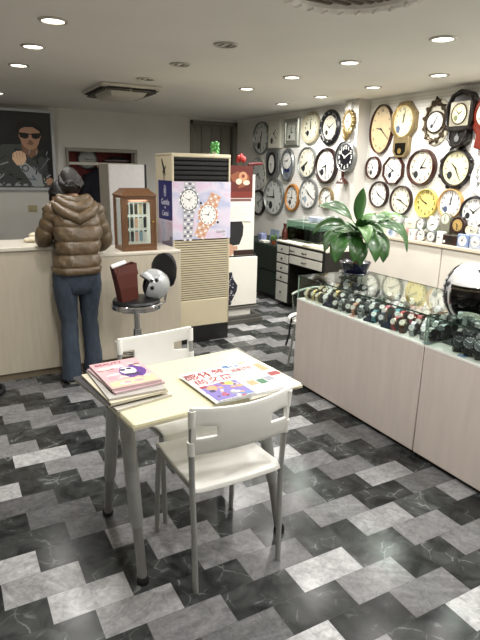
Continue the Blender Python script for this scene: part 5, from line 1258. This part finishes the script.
def leaf(g, p, az, e0, e1, L_, w, twist=0., roll=None, n=14):
    w *= .8
    if roll is None: roll = .75*math.cos(az)
    p = Vector(p); d = ir*math.cos(az)+it*math.sin(az); side = Vector((0, 0, 1)).cross(d); rows = []
    for i in range(n+1):
        s_ = i/n; e = e0+(e1-e0)*min(1, s_*1.15)**1.3
        tdir = d*math.cos(e)+Vector((0, 0, math.sin(e))); nrm = -d*math.sin(e)+Vector((0, 0, math.cos(e)))
        if i: p = p+tdir*(L_/n)
        ww = w*(.10+.90*math.sin(PI*min(1, max(0, s_-.13)/.87)**.85)) if s_ > .13 else w*.10
        if i == n: ww = .001
        tw = twist*s_+roll; sd = side*math.cos(tw)+nrm*math.sin(tw); nn = nrm*math.cos(tw)-side*math.sin(tw)
        wav = .006*math.sin(9*s_+az*5)
        rows.append([p-sd*ww+nn*(ww*.30+wav), p-sd*ww*.5+nn*(ww*.10), p, p+sd*ww*.5+nn*ww*.10, p+sd*ww+nn*(ww*.30-wav)])
    o = len(g.v)
    for r in rows: g.v += [tuple(q) for q in r]
    for i in range(n):
        for j in range(4): g.f.append([o+i*5+j, o+i*5+j+1, o+(i+1)*5+j+1, o+(i+1)*5+j]); g.m.append(0)
C0 = Vector((0, 0, .31))
g = G(); g2 = G()
R_ = 0; L_a = PI
Z3 = lambda z: Vector((0, 0, z))
leaf(g, C0+Z3(.05), 1.45, 1.52, 1.30, .29, .062)                          # upright centre leaf
leaf(g, C0+ir*-.02+Z3(.06), PI-.1, .95, .0, .34, .072)                  # broad upper left
leaf(g, C0+ir*-.05+Z3(.02), PI+.3, .75, -.9, .34, .060)
leaf(g, C0+ir*-.03, PI-.5, .45, -1.2, .34, .060)
leaf(g, C0+ir*-.03+it*.02+Z3(-.02), PI*.74, .30, -1.5, .34, .078)         # big hanging left front
leaf(g, C0+it*.03+Z3(-.02), PI*.60, .10, -1.52, .28, .066)
leaf(g2, C0+it*.04+Z3(.03), PI*.46, .65, -1.3, .25, .062)                 # pale centre front
leaf(g, C0+ir*.02+it*.04+Z3(-.01), PI*.38, .25, -1.5, .31, .076)          # big hanging right front
leaf(g, C0+ir*.03+it*.02+Z3(-.03), PI*.22, .20, -1.5, .29, .066)
leaf(g, C0+ir*.04+Z3(.02), .15, .70, -1.35, .46, .056, .2)                # long right arching
leaf(g2, C0+ir*.04+Z3(.04), -.15, .70, -.15, .36, .052, -.4)              # right pale
leaf(g, C0+ir*.02+Z3(.04), .75, .9, -.4, .28, .058)
leaf(g, C0+ir*.03+Z3(-.02), .1, .3, -1.4, .30, .062)
leaf(g, C0+ir*-.02+Z3(-.04), PI+.1, .0, -1.5, .26, .062)
leaf(g, C0+it*.02+Z3(-.05), PI*.5, -.1, -1.53, .24, .068)
for k in range(20):
    a_ = k*2.39996; leaf(g if k % 5 else g2, C0+Vector((rnd.uniform(-.02, .02), rnd.uniform(-.02, .02), rnd.uniform(-.06, .05))), a_, rnd.uniform(.5, 1.35), rnd.uniform(-1.2, .5), rnd.uniform(.20, .29), rnd.uniform(.044, .060), rnd.uniform(-.4, .4))
for g_, m_, nm in ((g, LEAF, 'dark_leaves'), (g2, LEAFY, 'pale_leaves')):
    for az, e in ((0, 0),): pass
    g_.build(nm, m_, t, smooth=60, solid=.0012)
g = G()
for az, L2 in ((PI+.15, .14), (PI*.75, .1), (.2, .12), (.8, .1), (-1.2, .1)):
    d = ir*math.cos(az)+it*math.sin(az); g.tube([C0+Vector((0, 0, -.05)), C0+d*L2*.5+Vector((0, 0, .04)), C0+d*L2+Vector((0, 0, .07))], [.006, .005, .004], 6)
g.build('leaf_stalks', mat('leaf_stalk', '#4c6b35', .5, var=.2), t, smooth=60)

# ---------------------------------------------------------------- low cabinets and ledge along the clock wall
CABW = mat('wall_cabinet_white', '#e4ded2', .5, var=.04, scale=5)
for y0, y1, lab in ((3.472, 4.87, 'white low wall cabinet behind the plant, under the alarm clock ledge'), (2.262, 3.462, 'white low wall cabinet under the alarm clock ledge behind the white helmet'), (1.235, 2.252, 'white low wall cabinet nearest the viewer under the ledge')):
    t = thing('wall_cabinet', lab, 'cabinet', (4.19, (y0+y1)/2, 0), 0, 'low cabinets along the clock wall')
    h = (y1-y0)/2; G().box(-.11, .108, -h, h, .04, .942).build('body', CABW, t, bevel=.004)
    G().box(-.128, -.11, -h+.003, h-.003, .06, .937).build('door', CABW, t, bevel=.003)
    G().box(-.10, .1, -h+.01, h-.01, 0, .04).build('plinth', MATS['case_plinth'], t)
t = tag(G().box(4.045, 4.298, 1.235, 4.87, .944, .975).build('ledge_worktop', mat('ledge_beige', '#d8ccb4', .4, var=.05), bevel=.004), 'long beige ledge carrying the alarm clocks along the clock wall', 'shelf')
t = tag(G().box(4.19, 4.298, 1.3, 4.6, 1.057, 1.065).box(4.19, 4.298, 4.59, 4.6, .976, 1.057).box(4.19, 4.298, 1.3, 1.31, .976, 1.057).box(4.19, 4.298, 2.9, 2.91, .976, 1.057).build('clear_riser_shelf', ACRYL), 'clear raised shelf behind the front alarm clocks', 'shelf')
GA = 'alarm clocks on the ledge'
def alarm(label, x, y, z, shape, w, h, body, dial, hm=(10, 10), d=.05, dr=None, bells=False, base=False, turn=0.):
    t = thing('alarm_clock', label, 'alarm clock', (x, y, z), -PI/2+turn, GA)
    r = dr or min(w, h)*.45; zc = h/2
    if shape == 'round':
        G().ering(w/2, h/2, [(.002, d/2), (0, d*.3), (0, -d*.4), (w*.05, -d/2), (w*.10, -d*.42)], 32, cz=zc).edisc(w/2-.004, h/2-.004, d/2, 32, 0, 0, zc).build('case', body, t); rx, rz = w*.45, h*.45
        if not base:
            for s_ in (-1, 1): G().tube([(s_*w*.22, 0, h*.12), (s_*w*.30, 0, .0)], [.006, .004], 8).build('foot', body, t)
        else: G().box(-w*.35, w*.35, -d*.4, d*.4, 0, h*.14).build('foot', body, t, bevel=.003)
    elif shape == 'box':
        G().box(-w/2, w/2, -d*.45, d/2, 0, h).build('case', body, t, bevel=.008); rx, rz = r, r
    else:
        pts = [(-w/2, 0), (w/2, 0), (w/2, h-w/2)]+[(w/2*math.cos(k*PI/12), h-w/2+w/2*math.sin(k*PI/12)) for k in range(1, 12)]+[(-w/2, h-w/2)]
        G().prism(pts, -d*.45, d/2).build('case', body, t, bevel=.005); rx = rz = r; zc = h-w/2 if h > w else h*.5
    y_ = -d*.46 if shape != 'round' else -d*.42
    G().edisc(rx, rz, y_, 28, 0, 0, zc).build('dial', dial, t)
    numerals(t, rx, rz, y_, 'dots', cz=zc, ticks=False); hands(t, rx, rz, y_, hm, cz=zc)
    if bells:
        for s_ in (-1, 1): G().ell((s_*w*.27, 0, h*1.0), (w*.17, w*.15, w*.13), 12, 8).build('bell', body, t)
    return t
AB = dict(); FX, BX, FZ, BZ = 4.10, 4.24, .9755, 1.0655
pl = lambda n, c, **k: mat(n, c, .35, **k)
alarm('orange round alarm clock beside the right tip of the plant', BX, 4.36, BZ, 'round', .12, .12, pl('orange_plastic', '#d9793f'), pl('orange_dial', '#e7a878'), (8, 0))
alarm('white and blue small box clock under the plant leaf tip, leftmost in the front row', FX, 4.17, FZ, 'box', .11, .075, pl('white_blue_plastic', '#dfe3ea'), pl('pale_blue_dial', '#9fb2cf'), (9, 0))
alarm('round grey-rimmed alarm clock next to the orange one on the raised shelf', BX, 4.24, BZ, 'round', .125, .125, pl('silver_plastic', '#a9adb0'), WDIAL, (10, 8))
alarm('square pink alarm clock in the front row right of the plant leaf', FX, 4.01, FZ, 'box', .105, .105, pl('pink_plastic', '#c99a98'), WDIAL, (11, 5))
alarm('wide white rectangular desk clock on the raised shelf with dark left side', BX, 4.05, BZ, 'box', .15, .095, pl('off_white_plastic', '#e2dfcf'), IVORY, (9, 15))
alarm('white square alarm clock with red edge, second square one in the front row', FX, 3.88, FZ, 'box', .09, .10, pl('white_red_plastic', '#e2d3d3'), WDIAL, (8, 55))
alarm('round silver alarm clock behind the front row, left of the white twin-bell clock', BX, 3.91, BZ, 'round', .105, .105, SILV, WDIAL, (1, 50))
alarm('round chrome alarm clock in the front row beside the white square one', FX, 3.76, FZ, 'round', .115, .115, CHROME, WDIAL, (10, 10))
alarm('white twin-bell alarm clock on the raised shelf', BX, 3.755, BZ, 'round', .13, .13, pl('white_enamel', '#e9e8e4'), WDIAL, (2, 40), bells=True)
alarm('round dark-ringed silver alarm clock in the front row next to the chrome one', FX, 3.635, FZ, 'round', .115, .115, pl('gunmetal', '#6b6d70', metal=.6), WDIAL, (7, 10))
alarm('arched grey-green mantel clock on the raised shelf', BX, 3.605, BZ, 'arch', .12, .19, pl('grey_green_metal', '#8d8c7c', metal=.4), mat('mint_dial', '#d5dcc8', .5), (6, 0), dr=.047)
alarm('small white oblong alarm clock in the front row left of the brown wooden one', FX, 3.525, FZ, 'box', .08, .115, pl('white_small_plastic', '#dedfda'), WDIAL, (9, 45))
alarm('arched dark brown mantel clock with gold dial on the raised shelf', BX, 3.455, BZ, 'arch', .16, .165, WOODD, mat('gold_dial', '#c7a767', .4, .3), (10, 30), dr=.055)
alarm('dark brown wooden box clock in the front row with a white knob', FX, 3.41, FZ, 'box', .165, .095, WOODD, mat('black_dial', '#201a18', .4), (2, 0), dr=.036)
alarm('blue-cased round-dial alarm clock in the front row right of the wooden box clock', FX, 3.265, FZ, 'box', .12, .115, pl('blue_plastic', '#7f93bb'), WDIAL, (10, 5), dr=.046)
alarm('cream oval alarm clock on the raised shelf at the right', BX, 3.30, BZ, 'round', .13, .10, pl('cream_plastic', '#e3d9bf'), IVORY, (12, 15))
alarm('silver and blue box alarm clock at the right edge of the front row', FX, 3.13, FZ, 'box', .12, .13, pl('silver_blue_plastic', '#aab3c4'), WDIAL, (8, 20), dr=.045)
alarm('grey arched alarm clock at the right end of the raised shelf', BX, 3.17, BZ, 'arch', .12, .12, pl('grey_plastic', '#8f949b'), WDIAL, (8, 20), dr=.045)
G().ell((-.055, -.028, .028), (.013, .008, .013), 10, 8).build('knob', WDIAL, [o for o in bpy.data.objects if o.get('label', '').startswith('dark brown wooden box clock')][0])

# ---------------------------------------------------------------- desk, fish tank and green cabinet under the left clocks
t = thing('desk', 'white-fronted black-edged desk with drawers below the left clocks', 'desk', (3.87, 5.08, 0))
DB = mat('desk_black', '#17150f', .45, var=.15); DW = mat('desk_drawer_white', '#d3d2c9', .5, var=.04); DT = mat('desk_top_white', '#e0dccb', .4, var=.04)
G().box(-.31, .19, -.50, .50, .765, .795).build('top', DT, t, bevel=.003); G().box(-.312, -.306, -.5, .5, .765, .779).build('edge_strip', DB, t)
g = G().box(-.30, .18, .20, .49, .03, .765).box(-.30, .18, -.49, -.45, .0, .765).box(.12, .18, -.45, .2, .3, .765).box(-.30, .12, -.45, .2, .545, .765); g.build('carcass', DB, t, bevel=.003)
for z0, z1 in ((.655, .745), (.535, .635), (.42, .515), (.305, .40), (.05, .285)):
    d_ = G().box(-.314, -.30, .222, .468, z0, z1).build('drawer', DW, t, bevel=.003)
    G().ell((-.325, .345, (z0+z1)/2), (.012, .012, .012), 10, 8).build('knob', BLACK, d_)
for z0, z1 in ((.668, .75), (.552, .648)):
    d_ = G().box(-.314, -.30, -.44, .192, z0, z1).build('drawer', DW, t, bevel=.003)
    for y in ((.12, -.12) if z0 > .6 else (-.12,)):
        zc_ = (z0+z1)/2; G().tube([(-.314, y-.035, zc_), (-.335, y-.03, zc_-.005), (-.338, y, zc_-.008), (-.335, y+.03, zc_-.005), (-.314, y+.035, zc_)], .006, 8).build('handle', mat('dark_bronze', '#3a3126', .35, .7), d_)
t = thing('fish_tank', 'glass fish tank with dark green water plants on the desk', 'aquarium', (3.83, 5.24, .7955))
G().box(-.13, .13, -.33, .33, 0, .008).box(-.13, -.124, -.33, .33, .008, .24).box(.124, .13, -.33, .33, .008, .24).box(-.124, .124, -.33, -.324, .008, .24).box(-.124, .124, .324, .33, .008, .24).build('glass_box', ACRYL, t)
G().box(-.123, .123, -.323, .323, .009, .16).build('water', glass_mat('tank_water', '#70806f', 1.33), t)
g = G()
for k in range(60):
    x, y = rnd.uniform(-.11, .11), rnd.uniform(-.30, .30); h_ = rnd.uniform(.05, .14)
    g.tube([(x, y, .012), (x+rnd.uniform(-.02, .02), y+rnd.uniform(-.03, .03), .012+h_*.6), (x+rnd.uniform(-.03, .03), y+rnd.uniform(-.04, .04), .012+h_)], [.006, .018, .004], 6)
g.build('water_plants', mat('water_plant_green', '#0d160a', .7, var=.5, scale=30), t)
G().box(-.12, .12, -.32, .32, .0085, .02).build('gravel', mat('gravel', '#5b5344', .9, var=.5, scale=80, bump=.5), t)
G().box(-.131, -.118, -.331, .331, .236, .246).box(.118, .131, -.331, .331, .236, .246).box(-.118, .118, -.331, -.318, .236, .246).box(-.118, .118, .318, .331, .236, .246).box(-.118, .118, -.05, .06, .238, .243).build('rim', mat('tank_rim_grey', '#9aa49e', .3, var=.05), t, bevel=.002)
G().cyl((0, .16, .02), (0, .16, .30), .008, n=8).build('filter_tube', mat('pale_tube', '#d8dcd0', .3), t)
tag(G().box(-.06, .06, -.10, .10, 0, .055).build('paper_box', mat('blue_white_box', '#b9c3d4', .5, var=.2, scale=20), loc=(3.86, 5.16, 1.042), bevel=.003), 'white and blue box lying on the fish tank rim', 'box')
tag(G().box(-.10, .10, -.2, .2, 0, .012).build('paper_pile', mat('pale_paper', '#e0d7bd', .6, var=.1, scale=20), loc=(3.67, 4.82, .796), rz=.1, bevel=.002), 'pale yellow papers at the front right of the desk', 'papers')
tag(G().lathe([(.001, 0), (.035, 0), (.04, .08), (.03, .12), (.018, .15), (.02, .19), (.028, .20), (.001, .2)], n=20).build('red_brown_vase', mat('red_glaze', '#43190f', .35, var=.2), loc=(3.66, 5.545, .7955), smooth=60), 'dark red-brown vase at the left end of the desk', 'vase')
t = thing('green_cabinet', 'dark green low cabinet left of the desk', 'cabinet', (3.92, 6.2, 0))
GC = mat('dark_green_paint', '#1c2a20', .5, var=.15, scale=8)
G().box(-.30, .36, -.6, .6, .05, .70).build('body', GC, t, bevel=.004); G().box(-.28, .34, -.58, .58, 0, .05).build('plinth', BLACK, t)
for y in (-.30, .30):
    for z0, z1 in ((.06, .36), (.375, .69)):
        d_ = G().box(-.316, -.30, y-.293, y+.293, z0, z1).build('door', GC, t, bevel=.003); G().ell((-.325, y+(.25 if y < 0 else -.25), (z0+z1)/2), (.010, .010, .010), 8, 6).build('knob', CHROME, d_)
tag(G().box(-.012, .0, -.10, .10, 0, .17).build('picture_card', mat('picture_blue', '#7d8ea0', .4, var=.5, scale=15), loc=(3.78, 5.98, .701), rot=(0, .12, 0)), 'blue-grey picture card standing on the green cabinet', 'picture')
tag(G().box(-.04, .04, -.05, .05, 0, .10).build('blue_carton', mat('blue_carton', '#8d95bd', .5, var=.5, scale=20), loc=(3.74, 6.22, .701), bevel=.003), 'blue and white carton on the green cabinet', 'box')
tag(G().box(-.05, .05, -.06, .06, 0, .03).build('white_case', mat('white_case', '#d9d6cc', .5), loc=(3.67, 6.04, .701), bevel=.004), 'small white box in front of the picture card on the green cabinet', 'box')
t = thing('small_potted_plant', 'tiny pot of green and orange leaves at the right end of the green cabinet', 'plant', (3.66, 5.80, .701))
G().lathe([(.001, 0), (.025, 0), (.035, .05), (.03, .05), (.001, .045)], n=16).build('pot', mat('terracotta', '#8a4a2a', .7, var=.1), t)
g = G()
for k in range(14): a_ = k*2.4; g.ell((.03*math.cos(a_), .03*math.sin(a_), .06+.004*k), (.014, .014, .02), 8, 6)
g.build('leaves', mat('small_leaf_green', '#4c6b2f', .5, var=.4), t)

# ---------------------------------------------------------------- clear-backed chair behind the far case
t = thing('shell_chair', 'clear round-backed chair with white seat at the far end of the glass case', 'chair', (2.63, 3.49, -.02), math.radians(95))
CLR = glass_mat('clear_acrylic_back', '#cdd6d0', 1.45, .05)
g = G(); nu, nz = 20, 6
for r in range(nz+1):
    z = .47+.20*r/nz
    for i in range(nu+1):
        a_ = -1.9+3.8*i/nu; k = .225-.02*(1-r/nz); zz = .47+(z-.47)*(.35+.65*math.cos(a_/2.2)**1.5); g.v.append((k*math.sin(a_), -k*math.cos(a_), zz))
for r in range(nz):
    for i in range(nu): g.f.append([r*(nu+1)+i, r*(nu+1)+i+1, (r+1)*(nu+1)+i+1, (r+1)*(nu+1)+i]); g.m.append(0)
g.build('shell_back', CLR, t, solid=.006, smooth=60)
g = G().tube([(.225*math.sin(a_), -.225*math.cos(a_), .47+.2*(.35+.65*math.cos(a_/2.2)**1.5)) for a_ in [-1.9+3.8*i/24 for i in range(25)]], .009, 8); g.build('rim', mat('pale_green_rim', '#a9b5aa', .25, var=.05), t)
G().lathe([(.001, .45), (.18, .455), (.215, .44), (.215, .415), (.18, .405), (.001, .40)], n=32).build('seat', WHITEP, t, smooth=50)
for k in range(4):
    a_ = PI/4+k*PI/2; G().tube([(.15*math.cos(a_), .15*math.sin(a_), .405), (.20*math.cos(a_), .20*math.sin(a_), 0)], .010, 10).build('leg', STEELG, t)
tag(G().tube([(2.50, 3.49, .452), (2.45, 3.50, .452), (2.412, 3.50, .44), (2.402, 3.505, .36), (2.40, 3.51, .29), (2.385, 3.53, .2)], [.014]*6, 8, flatk=.4).build('black_strap', BLKRUB), 'black strap hanging over the seat edge of the clear-backed chair', 'strap')

# ---------------------------------------------------------------- view
vs = S.view_settings; S.display_settings.display_device = 'sRGB'
vs.view_transform = 'Standard'; vs.look = 'None'; vs.gamma = 1; vs.use_curve_mapping = False; vs.exposure = -0.12
w = bpy.data.worlds.new('world'); S.world = w; w.use_nodes = True
w.node_tree.nodes['Background'].inputs[0].default_value = (.02, .02, .02, 1)
